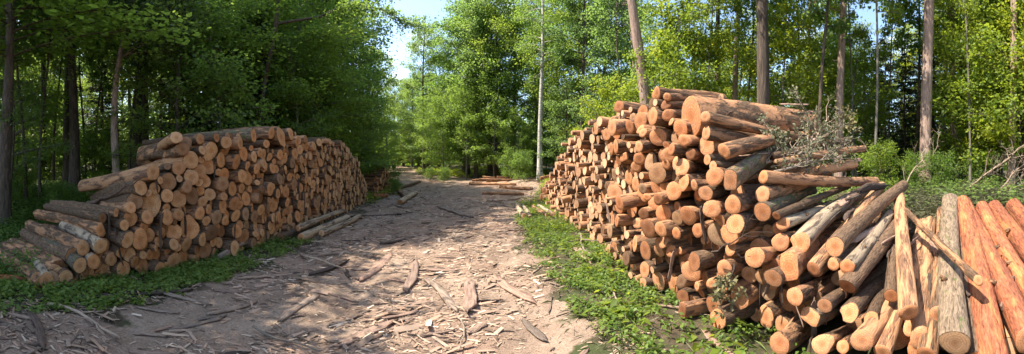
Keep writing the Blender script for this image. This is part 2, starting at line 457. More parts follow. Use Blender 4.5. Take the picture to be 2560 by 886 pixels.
def broadleaf(seed, H, hb, Rc, nbr, nleaf, ls, r0, mat_leaf, mat_bark, lean=0.0, bend=0.25, top_round=0.8, low_full=0.7, layer=0.09, sag=0.25):
    """trunk-with-limbs mesh and crown mesh of one broad-leaved tree standing at the origin"""
    rg = np.random.default_rng(seed)
    tr, lb = Acc(), Acc()
    n = 14
    zz = np.linspace(-0.3, H * 0.97, n)
    ph = rg.uniform(0, 6.28, 2)
    tx = lean * np.clip(zz / H, 0, 1) ** 1.3 * H + bend * np.sin(zz / H * 4.2 + ph[0]) * (zz / H)
    ty = bend * np.sin(zz / H * 3.6 + ph[1]) * (zz / H)
    rad = r0 * (1 - 0.93 * np.clip(zz / H, 0, 1)) ** 0.8 + 0.006
    rad[0] *= 1.5; rad[1] *= 1.12
    sp = np.stack([tx, ty, zz], -1)
    v, q, _ = tube(sp, rad, 9)
    tr.add(v, q)
    Pp, Dd, Wt = [], [], []
    for i in range(nbr):
        u = ((i + rg.uniform(0.1, 0.9)) / nbr)
        z = hb + (H * 0.955 - hb) * u
        env = (low_full + (1 - low_full) * min(1, u / 0.35)) * math.sqrt(max(0.0, 1 - max(0, (u - 0.45) / 0.57) ** (1.6 + 0.8 * top_round))) + 0.08
        L = Rc * env * rg.uniform(0.5, 1.25)
        az = i * 2.39996 + rg.uniform(-0.9, 0.9)
        el = R(rg.uniform(8, 45) + 30 * u ** 2)
        b0 = np.array([np.interp(z, zz, tx), np.interp(z, zz, ty), z])
        t = np.linspace(0, 1, 6)
        cur = rg.uniform(-0.35, 0.35)
        aa = az + cur * t
        h = L * t * math.cos(el)
        pts = b0 + np.stack([np.cos(aa) * h, np.sin(aa) * h, L * t * math.sin(el) - sag * L * t ** 2 * 0.5], -1)
        br = max(0.008, np.interp(z, zz, rad) * 0.45)
        v, q, _ = tube(pts, np.linspace(br, 0.006, 6), 4)
        lb.add(v, q)
        nt_ = max(4, int(5 + 5 * L / 2))
        for k in range(nt_):
            tt = rg.uniform(0.22, 1.0)
            p0 = np.array([np.interp(tt, t, pts[:, j]) for j in range(3)])
            side = rg.choice([-1, 1]) * rg.uniform(0.4, 1.2)
            ta = az + cur * tt + side * (1 - 0.5 * (tt > 0.9))
            tl = max(0.25, L * 0.42 * (1.15 - tt * 0.6) * rg.uniform(0.6, 1.2))
            d = np.array([math.cos(ta), math.sin(ta), rg.uniform(-0.15, 0.3)])
            Pp.append(p0); Dd.append(d * tl); Wt.append(tl + 0.15)
            v, q, _ = tube(np.stack([p0, p0 + d * tl * 0.5, p0 + d * tl * 0.95 - np.array([0, 0, 0.06 * tl])]), [br * 0.35 + 0.003, 0.005, 0.002], 3)
            lb.add(v, q)
    Pp, Dd, Wt = np.array(Pp), np.array(Dd), np.array(Wt)
    idx = rg.choice(len(Pp), nleaf, p=Wt / Wt.sum())
    s = rg.beta(2.0, 1.2, nleaf)[:, None]
    pos = Pp[idx] + Dd[idx] * s
    sprd = np.linalg.norm(Dd[idx], axis=1, keepdims=True) * 0.22 + 0.05
    pos = pos + rg.normal(0, 1, (nleaf, 3)) * sprd * np.array([1, 1, 0.55]) + np.array([0, 0, 1]) * rg.normal(0, layer, (nleaf, 1))
    dr = unit(Dd[idx]) * 0.8 + rg.normal(0, 0.7, (nleaf, 3)) + np.array([0, 0, -0.35])
    nr = np.array([0, 0, 1.0]) + rg.normal(0, 0.55, (nleaf, 3))
    v, t = leaf_faces(pos, dr, nr, ls * rg.uniform(0.6, 1.3, nleaf), rg.uniform(0.30, 0.42, (nleaf, 1)), rg)
    return tr.mesh('trunk', M[mat_bark]), crown_mesh(v, t, lb, mat_leaf, mat_bark)

def spruce(seed, H, Rc, r0):
    rg = np.random.default_rng(seed)
    tr, lb = Acc(), Acc()
    zz = np.linspace(-0.3, H, 10)
    v, q, _ = tube(np.stack([0.04 * np.sin(zz), 0.04 * np.cos(zz * 1.3), zz], -1), r0 * (1 - 0.97 * np.clip(zz / H, 0, 1)) + 0.004, 8)
    tr.add(v, q)
    Pp, Dd, Nn, Ss = [], [], [], []
    z = 0.5
    while z < H - 0.2:
        u = z / H
        for k in range(rg.integers(5, 9)):
            L = Rc * (1 - u) ** 0.85 * rg.uniform(0.6, 1.1) + 0.12
            az = rg.uniform(0, 6.283)
            dh = np.array([math.cos(az), math.sin(az), 0]); sd = np.array([-math.sin(az), math.cos(az), 0])
            t = np.linspace(0, 1, 5)
            up = rg.uniform(-0.05, 0.25) + 0.5 * u
            pts = np.array([0, 0, z]) + dh * (L * t)[:, None] + np.array([0, 0, 1]) * (L * (up * t - 0.42 * t ** 2 + 0.12 * t ** 4))[:, None]
            v, q, _ = tube(pts, np.linspace(0.012 + 0.01 * L, 0.004, 5), 3)
            lb.add(v, q)
            m = int(8 + 13 * L)
            tt = rg.uniform(0.12, 1.0, m)
            pp = np.stack([np.interp(tt, t, pts[:, j]) for j in range(3)], -1)
            sg = rg.choice([-1, 1], m)
            d = dh * rg.uniform(0.5, 1.0, (m, 1)) + sd * (sg * rg.uniform(0.3, 1.0, m))[:, None] + np.array([0, 0, 1]) * rg.uniform(-0.75, -0.05, (m, 1))
            Pp.append(pp); Dd.append(d); Nn.append(np.array([0, 0, 1]) + rg.normal(0, 0.35, (m, 3)))
            Ss.append(rg.uniform(0.18, 0.42, m) * (0.6 + 0.4 * L / Rc))
        z += rg.uniform(0.16, 0.30)
    v, t = leaf_faces(np.vstack(Pp), np.vstack(Dd), np.vstack(Nn), np.concatenate(Ss), 0.13, rg)
    return tr.mesh('trunk', M['dark_bark']), crown_mesh(v, t, lb, 'needle', 'dark_bark')

def pine(seed, H, r0, hb, bend=0.2, lean=0.0, mat='pine_bark', needle='pine_needle', n_clump=60, Rc=2.2):
    rg = np.random.default_rng(seed)
    tr, lb = Acc(), Acc()
    zz = np.linspace(-0.3, H, 26); u = np.clip(zz / H, 0, 1)
    ph = rg.uniform(0, 6.28)
    tx = lean * H * u + bend * np.sin(u * 3.5 + ph) * u; ty = bend * np.cos(u * 3.1 + ph) * u
    rad = r0 * (1 - 0.75 * u) * (1 + 0.04 * np.sin(zz * 2.3 + ph) + 0.025 * np.sin(zz * 7 + ph))
    rad[0] *= 1.35; rad[1] *= 1.1
    v, q, _ = tube(np.stack([tx, ty, zz], -1), rad, 12)
    tr.add(v, q)
    for k in range(7):                                            # dead stubs below the crown
        z = rg.uniform(0.22, 1) * hb; a = rg.uniform(0, 6.28); L = rg.uniform(0.12, 0.55)
        p = np.array([np.interp(z, zz, tx), np.interp(z, zz, ty), z])
        d = np.array([math.cos(a), math.sin(a), rg.uniform(-0.2, 0.4)])
        v, q, _ = tube(np.stack([p, p + d * (r0 + L * 0.5), p + d * (r0 + L) + np.array([0, 0, 0.04])]), [0.022, 0.014, 0.005], 4)
        lb.add(v, q)
    Pp, Dd, Nn, Ss = [], [], [], []
    for k in range(n_clump):
        t_ = rg.uniform(0, 1); z = hb + (H - hb) * t_; a = rg.uniform(0, 6.28)
        L = Rc * (1 - 0.7 * t_) * rg.uniform(0.4, 1.1)
        p = np.array([np.interp(z, zz, tx), np.interp(z, zz, ty), z])
        e = p + np.array([math.cos(a) * L, math.sin(a) * L, L * rg.uniform(-0.1, 0.6)])
        v, q, _ = tube(np.stack([p, (p + e) / 2 + np.array([0, 0, 0.1]), e]), [0.03, 0.02, 0.008], 4)
        lb.add(v, q)
        m = 130
        c = e + rg.normal(0, 1, (m, 3)) * np.array([0.42, 0.42, 0.2]) * (0.6 + 0.25 * L)
        Pp.append(c); Dd.append(unit(c - p) * 0.6 + rg.normal(0, 0.6, (m, 3)) + np.array([0, 0, 0.4])); Nn.append(rg.normal(0, 1, (m, 3)))
        Ss.append(rg.uniform(0.12, 0.28, m))
    v, t = leaf_faces(np.vstack(Pp), np.vstack(Dd), np.vstack(Nn), np.concatenate(Ss), 0.12, rg)
    return tr.mesh('trunk', M[mat]), crown_mesh(v, t, lb, needle, mat)

TREE, DIM = {}, {}
TREE['edge_a'] = broadleaf(11, 17.0, 0.8, 3.6, 64, 21000, 0.17, 0.20, 'leaf', 'dark_bark')
TREE['edge_b'] = broadleaf(12, 18.5, 1.2, 4.0, 60, 21000, 0.17, 0.22, 'leaf', 'grey_bark', layer=0.14)
TREE['edge_c'] = broadleaf(13, 16.0, 0.6, 3.3, 62, 21000, 0.15, 0.18, 'leaf_bright', 'grey_bark', top_round=0.4)
TREE['edge_d'] = broadleaf(14, 17.0, 0.8, 4.2, 60, 22000, 0.18, 0.2, 'leaf_dark', 'dark_bark', layer=0.12)
TREE['tall_a'] = broadleaf(21, 17.0, 8.5, 3.6, 34, 13000, 0.17, 0.19, 'leaf', 'dark_bark', bend=0.35)
TREE['tall_b'] = broadleaf(22, 18.0, 8.5, 3.4, 34, 13000, 0.17, 0.20, 'leaf_dark', 'dark_bark', bend=0.3)
TREE['young_a'] = broadleaf(31, 7.5, 0.5, 2.2, 40, 11000, 0.125, 0.055, 'leaf_bright', 'grey_bark', bend=0.3, sag=0.4)
TREE['young_b'] = broadleaf(32, 6.0, 0.4, 1.9, 34, 8500, 0.115, 0.045, 'leaf_bright', 'dark_bark', bend=0.4, sag=0.5)
TREE['young_c'] = broadleaf(33, 8.5, 1.6, 2.6, 26, 5200, 0.13, 0.06, 'leaf_dark', 'dark_bark', bend=0.35, sag=0.35)
TREE['young_d'] = broadleaf(34, 9.5, 1.0, 2.5, 42, 12500, 0.13, 0.07, 'leaf', 'grey_bark', bend=0.4, sag=0.3)
TREE['shrub_a'] = broadleaf(41, 2.2, 0.1, 1.2, 26, 4200, 0.09, 0.022, 'leaf', 'dark_bark', bend=0.15)
TREE['shrub_b'] = broadleaf(42, 1.5, 0.05, 1.0, 24, 3200, 0.08, 0.018, 'leaf', 'dark_bark', bend=0.12)
TREE['spruce_a'] = spruce(51, 13.0, 2.3, 0.16)
TREE['spruce_b'] = spruce(52, 10.5, 2.0, 0.13)
TREE['pine_a'] = pine(61, 19.0, 0.18, 11.0, 0.45)
TREE['pine_b'] = pine(62, 17.0, 0.14, 10.0, 0.6)
TREE['slim_a'] = broadleaf(71, 13.0, 6.0, 1.9, 24, 6500, 0.13, 0.07, 'leaf_bright', 'grey_bark', bend=0.5)
TREE['slim_b'] = broadleaf(72, 12.0, 5.0, 1.8, 22, 5500, 0.14, 0.06, 'leaf_dark', 'dark_bark', bend=0.6)
TREE['birch_a'] = broadleaf(73, 18.0, 8.0, 2.4, 30, 9000, 0.11, 0.20, 'leaf', 'birch_bark', bend=0.35, sag=0.9)
TREE['oak'] = broadleaf(74, 16.0, 7.0, 3.4, 34, 14000, 0.16, 0.21, 'leaf_bright', 'dark_bark', bend=0.15)

def cap_height(tm, cm, loc, h, ws):
    """the edge trees on the sunny side are low enough that the sun comes over them onto the track and the far pile"""
    x, y = loc[0], loc[1]
    if x > -2.0 or y < -2: return h
    if cm.name not in DIM:
        DIM[cm.name] = (max(v.co.z for v in cm.vertices), 3.0)
    H, rc = DIM[cm.name]
    k = 1 / math.tan(R(SUN_EL)); kx, ky = -math.sin(R(SUN_AZ)) * k, math.cos(R(SUN_AZ)) * k
    hh = h * H
    for _ in range(12):
        lim = np.interp(y - ky * hh * 0.9, [0, 5, 9, 13, 18], [-1.2, -0.9, 0.4, 2.6, 8.0])
        hh = min(h * H, max(2.0, (lim - x - 0.55 * rc * ws) / kx))
    return hh / H

def plant_tree(kind, name, loc, h_scale, label, group, cat='tree', rot=None, w_scale=None, trunk_r=None):
    tm, cm = TREE[kind]
    ws = h_scale if w_scale is None else w_scale
    h_scale = cap_height(tm, cm, loc, h_scale, ws)
    root = link(name, None)
    root.empty_display_size = 0.3
    root.location = loc
    root.rotation_euler = (0, 0, random.uniform(0, 6.28) if rot is None else rot)
    tag(root, label, cat, group)
    t = link('trunk', tm, root); c = link('crown', cm, root)
    c.scale = (ws, ws, h_scale)
    t.scale = (ws, ws, h_scale)
    return root

# ---------------------------------------------------------------- forest
LT = 'trees of the shaded forest behind the long stack'
RT = 'trees of the sunlit wood behind the tall pile'
CT = 'trees closing the far end of the clearing'

def T(kind, name, px, d, h, label, group, rot=None, ws=None):
    return plant_tree(kind, name, on_ground(px, d), h, label, group, 'tree', rot, ws)

# shaded side, trunks that can be told apart
T('tall_a', 'forest_tree', 8, 8.6, 0.95, 'brown trunk beside the nettles, first tree of the shaded forest', LT)
T('tall_b', 'forest_tree', 186, 13.0, 1.0, 'thick straight dark trunk at the edge of the shaded forest', LT)
T('tall_b', 'forest_tree', 168, 16.5, 0.9, 'dark trunk close behind the thick straight trunk of the shaded forest', LT)
T('pine_b', 'pine_tree', 300, 10.2, 0.80, 'straight brown trunk rising directly behind the sloping end of the shaded stack', LT, ws=0.95)
T('tall_b', 'forest_tree', 345, 15.0, 0.98, 'broad dark trunk beside the straight brown trunk behind the stack', LT, ws=1.1)
T('tall_b', 'forest_tree', 366, 18.0, 0.95, 'dark trunk half hidden by the broad dark trunk behind the stack', LT)
T('slim_b', 'sapling', 100, 12.0, 0.85, 'slim grey sapling between nettles and thick dark trunk', LT)
T('slim_b', 'sapling', 64, 10.5, 0.8, 'thin wavy sapling at the edge of the nettles', LT)
T('slim_b', 'sapling', 325, 13.5, 0.9, 'slim pale sapling between two dark trunks behind the stack', LT)
T('slim_b', 'sapling', 215, 18.0, 0.95, 'thin dark sapling just beyond the thick straight trunk', LT)
T('slim_b', 'sapling', 238, 20.0, 1.0, 'thin dark sapling midway between the thick and the broad dark trunks', LT)
T('slim_b', 'sapling', 135, 17.0, 1.0, 'thin dark sapling between slim grey sapling and thick trunk', LT)
T('tall_b', 'forest_tree', 574, 21.0, 1.0, 'dark straight trunk showing above the middle of the shaded stack', LT)
T('young_c', 'young_tree', 452, 10.5, 0.95, 'leaning young tree with pale layered leaves above the stack', LT)
T('young_d', 'young_tree', 540, 11.5, 0.90, 'young leafy tree close behind the middle of the stack', LT)
T('young_c', 'young_tree', 405, 13.2, 0.62, 'low young tree with layered leaves behind the sloping stack end', LT)
T('young_c', 'young_tree', 25, 9.4, 0.55, 'small leafy tree beside the first brown trunk', LT)
T('spruce_b', 'spruce_tree', 470, 14.0, 1.0, 'dark spruce behind the leaning young tree', LT)
T('spruce_a', 'spruce_tree', 590, 16.0, 0.95, 'tall dark spruce behind the middle of the shaded stack', LT)
T('spruce_b', 'spruce_tree', 640, 13.5, 0.85, 'dark spruce close behind the highest part of the shaded stack', LT)
T('spruce_b', 'spruce_tree', 255, 22.0, 0.9, 'shaded spruce between the dark trunks', LT)
# the tall leafy wall along the stack, receding to the gap of sky
for px, d, k, h, lab in ((668, 14.5, 'edge_a', 0.92, 'tall leafy tree behind the highest part of the shaded stack'),
                         (745, 17.0, 'edge_b', 0.90, 'tall leafy tree behind the far half of the shaded stack'),
                         (815, 20.5, 'edge_a', 0.98, 'tall dark green tree above the far end of the shaded stack'),
                         (842, 25.0, 'edge_b', 0.95, 'broad leafy tree above the second stack'),
                         (880, 30.0, 'edge_a', 0.85, 'leafy tree with rounded top next to the gap of sky'),
                         (922, 36.0, 'edge_a', 0.76, 'leafy tree at the edge of the sky gap over the track'),
                         (600, 19.0, 'edge_c', 0.90, 'tall pale leafed tree behind the dark spruces'),
                         (700, 22.0, 'edge_c', 1.0, 'tall pale leafed tree in the second row of the leafy wall'),
                         (780, 27.0, 'edge_b', 1.05, 'tall tree in the second row of the leafy wall'),
                         (520, 17.0, 'edge_a', 0.95, 'tall leafy tree above the leaning young tree')):
    T(k, 'leafy_tree', px, d, h, lab, LT)
for px, d, k, h, lab in ((800, 15.5, 'young_d', 0.75, 'bushy young tree behind the far part of the shaded stack'),
                         (850, 18.5, 'young_a', 0.78, 'bright bushy young tree above the far end of the shaded stack'),
                         (905, 22.5, 'young_d', 0.80, 'dark bushy young tree beside the second stack'),
                         (735, 13.5, 'young_d', 0.70, 'dark young tree leaning over the shaded stack'),
                         (935, 28.0, 'young_d', 0.72, 'young tree where the track enters the wood'),
                         (966, 42.0, 'edge_b', 0.50, 'shaded tree over the far bend of the track')):
    T(k, 'young_tree', px, d, h, lab, LT)
# far end of the clearing
for px, d, k, h, lab in ((1030, 54, 'edge_b', 0.74, 'farthest leafy tree over the bend of the track'),
                         (1098, 46, 'edge_a', 0.85, 'tall leafy tree flanking the sky gap on the clearing side'),
                         (1160, 40, 'edge_b', 1.05, 'tall dark leafy tree behind the green verge'),
                         (1170, 37, 'edge_a', 1.08, 'tall leafy tree behind the felled poles in the clearing'),
                         (1225, 35, 'edge_a', 1.10, 'bright layered tree behind the felled poles in the clearing'),
                         (1285, 36, 'edge_b', 1.10, 'tall leafy tree beside the white birch'),
                         (1395, 33, 'edge_a', 1.00, 'dark leafy tree on the shaded side of the white birch'),
                         (1450, 30, 'edge_b', 0.95, 'dark leafy tree above the low end of the tall pile'),
                         (1515, 28, 'edge_a', 0.98, 'tall leafy tree above the far half of the tall pile'),
                         (1575, 30, 'edge_b', 0.92, 'tall leafy tree beside the leaning pine trunk'),
                         (1340, 41, 'edge_a', 1.15, 'leafy tree standing behind the white birch'),
                         (1195, 46, 'edge_b', 1.12, 'leafy tree in the second row of the clearing'),
                         (1125, 56, 'edge_a', 0.85, 'leafy tree in the second row near the track')):
    T(k, 'leafy_tree', px, d, h, lab, CT)
for px, d, h, lab in ((984, 50, 0.74, 'dark tree closing the shaded bend of the track'), (1008, 60, 0.88, 'dark tree standing at the end of the track'),
                      (1046, 58, 0.90, 'dark tree over the verge at the bend of the track'), (1068, 48, 0.72, 'low dark tree beside the bend of the track')):
    T('edge_d', 'leafy_tree', px, d, h, lab, CT)
T('birch_a', 'birch_tree', 1350, 28.0, 1.02, 'slender white birch at the back of the clearing', CT, rot=2.0)
for px, d, k, h, lab in ((1078, 38, 'young_d', 0.85, 'bright young tree on the verge by the track'),
                         (1110, 35, 'young_d', 0.85, 'young leafy tree on the green verge'),
                         (1165, 33, 'young_d', 0.88, 'bright young tree behind the heap of poles'),
                         (1235, 32, 'young_d', 0.95, 'dense young tree behind the heap of poles'),
                         (1290, 30.5, 'young_d', 0.60, 'bright bush-like young tree at the foot of the birch'),
                         (1415, 27, 'young_c', 0.85, 'dark young tree behind the low end of the tall pile'),
                         (1480, 24, 'young_c', 0.85, 'dark young tree behind the tall pile')):
    T(k, 'young_tree', px, d, h, lab, CT)
# sunlit side
lp = T('pine_a', 'pine_tree', 1637, 13.0, 1.0, 'pink-barked leaning pine behind the top of the tall pile', RT, rot=2.2, ws=1.2)
lp.rotation_mode = 'QUATERNION'
lp.rotation_quaternion = Matrix.Rotation(R(-7.5), 4, Vector((math.sin(0.65), math.cos(0.65), 0))).to_quaternion()
T('pine_b', 'pine_tree', 1580, 24.0, 1.0, 'distant slim pine beyond the pink-barked pine', RT)
T('tall_a', 'forest_tree', 1797, 17.0, 0.95, 'slim dark trunk between pale pine and pink-barked pine', RT, ws=0.8)
T('pine_b', 'pine_tree', 1838, 15.0, 1.0, 'pale slim pine next to the thick dark oak', RT)
T('oak', 'oak_tree', 1910, 10.5, 1.0, 'thick dark ribbed oak trunk behind the tall pile', RT)
T('pine_b', 'pine_tree', 2097, 11.5, 1.0, 'straight brown pine behind the branch-covered end of the pile', RT)
T('slim_b', 'sapling', 2052, 10.0, 0.9, 'crooked dark sapling with bare side limbs behind the grey brushwood', RT)
T('slim_a', 'sapling', 2186, 9.5, 0.75, 'thin pale crooked sapling beyond the end of the tall pile', RT, ws=0.55)
T('pine_a', 'pine_tree', 2312, 10.6, 1.0, 'thick pinkish pine standing in the undergrowth behind the reddish logs', RT, rot=0.6)
T('slim_b', 'sapling', 2288, 16.0, 1.1, 'leaning dark trunk behind the thick pinkish pine', RT)
T('pine_b', 'pine_tree', 2388, 14.5, 1.05, 'slimmer pine beyond the thick pinkish pine', RT)
T('slim_a', 'sapling', 2355, 15.0, 0.9, 'slim grey sapling between the two pines', RT)
T('birch_a', 'birch_tree', 2530, 15.0, 0.75, 'thin pale birch at the end of the sunlit wood', RT, ws=0.5)
T('slim_a', 'sapling', 2440, 17.0, 1.0, 'slim sapling deep in the sunlit wood', RT)
T('slim_a', 'sapling', 1990, 17.0, 1.0, 'slim sapling deep in the sunlit wood', RT)
T('pine_b', 'pine_tree', 2030, 21.0, 1.0, 'orange-barked pine deep in the sunlit wood', RT)
T('pine_b', 'pine_tree', 2490, 20.0, 1.0, 'orange-barked pine deep in the sunlit wood', RT)
T('slim_a', 'sapling', 1770, 12.5, 0.75, 'thin dark-stemmed sapling behind the middle of the tall pile', RT, ws=0.6)
for px, d, k, h, lab in ((1545, 15.5, 'young_b', 0.80, 'yellow-green bush-like tree behind the far half of the tall pile'),
                         (1690, 12.5, 'young_a', 0.82, 'bright yellow-green young tree above the tall pile'),
                         (1740, 14.0, 'young_a', 0.95, 'bright young tree between pink-barked pine and dark trunk'),
                         (1650, 17.0, 'young_d', 0.80, 'young tree behind the pink-barked pine'),
                         (1855, 18.0, 'young_a', 1.05, 'bright young tree behind the pale slim pine'),
                         (1962, 13.0, 'young_a', 0.85, 'bright young tree beside the thick dark oak'),
                         (2015, 17.0, 'young_d', 1.0, 'young tree behind the crooked dark sapling'),
                         (2140, 13.5, 'young_a', 0.75, 'bright young tree between brown pine and thin crooked sapling'),
                         (2165, 20.0, 'edge_c', 0.52, 'leafy tree beyond the thin crooked sapling'),
                         (2255, 23.0, 'edge_c', 0.60, 'leafy tree above the dark spruces'),
                         (2360, 22.0, 'edge_c', 0.75, 'leafy tree above the slimmer pine'),
                         (2440, 14.0, 'young_a', 1.0, 'bright young tree beyond the slimmer pine'),
                         (2500, 12.0, 'young_b', 1.0, 'bright young tree by the heap of dead branches'),
                         (2556, 11.0, 'young_b', 0.9, 'bright young tree at the end of the reddish logs'),
                         (2470, 24.0, 'edge_c', 0.80, 'leafy tree at the back of the sunlit wood'),
                         (2560, 20.0, 'edge_c', 0.75, 'leafy tree behind the thin pale birch'),
                         (1900, 24.0, 'edge_c', 0.72, 'leafy tree behind the thick dark oak'),
                         (1720, 24.0, 'edge_c', 0.50, 'leafy tree in the second row behind the tall pile'),
                         (1805, 26.0, 'edge_c', 0.68, 'leafy tree far behind the slim dark trunk'),
                         (2070, 25.0, 'edge_c', 0.78, 'leafy tree far behind the straight brown pine')):
    T(k, 'young_tree' if k[0] == 'y' else 'leafy_tree', px, d, h, lab, RT)
for px, d, k, h in ((2212, 18.0, 'spruce_b', 0.72), (2262, 16.5, 'spruce_b', 0.66), (2335, 16.5, 'spruce_b', 0.72), (2415, 19.0, 'spruce_a', 0.66),
                    (2160, 23.0, 'spruce_a', 0.62), (2300, 20.0, 'spruce_a', 0.68)):
    T(k, 'spruce_tree', px, d, h, 'dark spruce in the middle of the sunlit wood', RT)
# rows behind
rt = random.Random(3)
MARKS = {LT: [(-0.93, 'the thick straight trunk'), (-0.76, 'the broad dark trunk'), (-0.60, 'the leaning young tree'), (-0.42, 'the dark spruces'), (-0.25, 'the stack crest'), (9, 'the far end of the stack')],
         CT: [(0.02, 'the bend of the track'), (0.2, 'the green verge'), (0.32, 'the felled poles'), (0.42, 'the white birch'), (9, 'the low end of the pile')],
         RT: [(0.60, 'the pink-barked pine'), (0.80, 'the slim dark trunk'), (0.96, 'the thick oak'), (1.13, 'the brown pine'), (1.26, 'the pale sapling'), (1.38, 'the thick pinkish pine'), (1.5, 'the slimmer pine'), (9, 'the dead branches')]}
KW = {'tall_a': 'tall bare-stemmed', 'tall_b': 'tall dark-stemmed', 'spruce_a': 'tall spruce', 'spruce_b': 'spruce', 'edge_a': 'full-crowned leafy', 'edge_b': 'broad leafy', 'edge_c': 'pale leafy',
      'young_a': 'bright young', 'young_c': 'sparse young', 'young_d': 'bushy young', 'slim_a': 'slim', 'pine_b': 'tall pine'}
def fill(n, a0, a1, d0, d1, kinds, hs, label, group, name='background_tree'):
    for i in range(n):
        a = R(a0 + (a1 - a0) * (i + rt.random()) / n); d = d0 + (d1 - d0) * rt.random() ** 0.8
        x, y = d * math.sin(a), d * math.cos(a)
        k = rt.choice(kinds); mark = next(w_ for lim, w_ in MARKS[group] if a < lim)
        plant_tree(k, name, (x, y, float(gz(x, y))), rt.uniform(*hs), f'{KW[k]} tree {label} behind {mark}'.replace('  ', ' '), group, 'tree', rt.uniform(0, 6.28))
fill(24, -72, -20, 20, 34, ['tall_b', 'tall_b', 'tall_a', 'young_c', 'young_d'], (0.85, 1.05), 'deep in the shaded forest', LT)
fill(30, -74, -14, 34, 55, ['tall_a', 'edge_b', 'tall_b', 'edge_c', 'edge_a'], (0.85, 1.1), 'at the back of the shaded forest', LT)
fill(18, 2, 34, 56, 78, ['edge_a', 'edge_b', 'spruce_a'], (0.72, 0.95), 'in the rear rows', CT)
fill(28, 28, 106, 26, 45, ['edge_c', 'edge_c', 'edge_b', 'spruce_a', 'pine_b'], (0.62, 0.88), 'far back', RT)
fill(14, 88, 112, 9, 24, ['young_a', 'young_d', 'slim_a', 'pine_b'], (0.7, 0.95), 'in the wood', RT)

# trees added where the forest goes on, mostly out of view, to shade the nettles
for i, (x, y) in enumerate(((-13.5, 3.5), (-15.5, 7.0), (-17.5, 4.0), (-13.5, 0.5), (-19, 8.5), (-16, 1.0), (-21, 5.0), (-17, 10.5), (-12.5, 6.2), (-19, 0.0))):
    plant_tree(['tall_a', 'tall_b', 'edge_b'][i % 3], 'forest_tree', (x, y, float(gz(x, y))), 0.95, 'forest tree added beyond the nettle bed to shade it', LT)

# tree whose long limb reaches across the gap of sky
def overhang():
    rg = np.random.default_rng(5)
    base = on_ground(640, 12.8)
    root = link('overhanging_tree', None); root.location = base
    tag(root, 'tall tree reaching a long thin leafy limb across the sky gap', 'tree', LT)
    tr = Acc(); b = np.array(base)
    top = np.array(P(690, 60, 12.6)) - b
    sp = np.array([[0, 0, -0.3], [0.05, 0, 2.0], [0.3, 0.05, 4.5], top, top + np.array([0.3, 0, 3.5]), top + np.array([0.2, 0.2, 6.5])])
    v, q, _ = tube(sp, [0.15, 0.11, 0.09, 0.075, 0.05, 0.02], 8); tr.add(v, q)
    pp = [(690, 60), (760, 48), (800, 42), (850, 18), (900, 12), (960, 26), (1005, 52), (1040, 66)]
    limb = np.array([np.array(P(x, y, 12.6)) - b for x, y in pp])
    v, q, _ = tube(limb, np.linspace(0.05, 0.008, len(pp)), 6); tr.add(v, q)
    L, D = [], []
    for k in range(90):
        t_ = rg.uniform(0.2, 1) * (len(pp) - 1); i = min(int(t_), len(pp) - 2)
        p = limb[i] + (limb[i + 1] - limb[i]) * (t_ - i)
        d = np.array([rg.uniform(-0.1, 0.8), rg.uniform(-0.8, 0.8), rg.uniform(-0.75, 0.35)]) * rg.uniform(0.3, 0.85)
        v, q, _ = tube(np.stack([p, p + d * 0.5 + np.array([0, 0, 0.05]), p + d]), [0.008, 0.005, 0.002], 3); tr.add(v, q)
        m = 30
        L.append(p + d * rg.uniform(0.3, 1.05, (m, 1)) + rg.normal(0, 0.07, (m, 3))); D.append(np.repeat(d[None], m, 0) + rg.normal(0, 0.35, (m, 3)))
    for k in range(60):                                             # the rest of its crown, higher up
        c = top + np.array([rg.normal(-0.6, 1.2), rg.normal(0, 1.2), rg.uniform(0.3, 7)])
        m = 110
        L.append(c + rg.normal(0, 1, (m, 3)) * np.array([0.5, 0.5, 0.2])); D.append(rg.normal(0, 1, (m, 3)))
    pos, dr = np.vstack(L), np.vstack(D)
    v, t = leaf_faces(pos, dr, np.array([0, 0, 1.0]) + rg.normal(0, 0.5, pos.shape), rg.uniform(0.05, 0.11, len(pos)), 0.3, rg)
    link('trunk', tr.mesh('trunk', M['dark_bark']), root)
    link('crown', mesh_np('crown', v, [t], M['leaf'], None, False), root)
overhang()

# thinner stems one can still tell apart
for px, d, k, h, w_, lab in ((2425, 10.5, 'slim_a', 0.8, 0.5, 'thin pale stem between slimmer pine and dead branches'), (2470, 12.5, 'slim_b', 0.9, 0.7, 'thin dark stem beside the dead branches'),
                         (2505, 14.0, 'slim_a', 0.95, 0.6, 'thin pale stem next to the thin birch'), (2552, 12.0, 'slim_b', 0.9, 0.8, 'dark stem beyond the thin birch'),
                         (2130, 13.0, 'slim_a', 0.85, 0.5, 'thin stem just beyond the straight brown pine'), (2225, 14.0, 'slim_b', 0.9, 0.6, 'thin dark stem before the dark spruces'),
                         (1865, 14.0, 'slim_b', 0.9, 0.7, 'thin dark stem between pale pine and oak'), (1560, 20.0, 'slim_b', 1.1, 1.0, 'dark stem before the distant slim pine'),
                         (1455, 25.0, 'tall_b', 0.9, 0.8, 'dark trunk over the low end of the tall pile'), (1240, 33.5, 'tall_a', 0.95, 0.8, 'dark trunk behind the felled poles'),
                         (1190, 34.0, 'tall_b', 0.95, 0.9, 'dark trunk beside the bright layered tree'), (1060, 42.0, 'tall_b', 0.95, 0.9, 'dark trunk at the bend of the track')):
    T(k, 'sapling' if k[0] == 's' else 'forest_tree', px, d, h, lab, RT if px > 1400 else CT, None, w_)
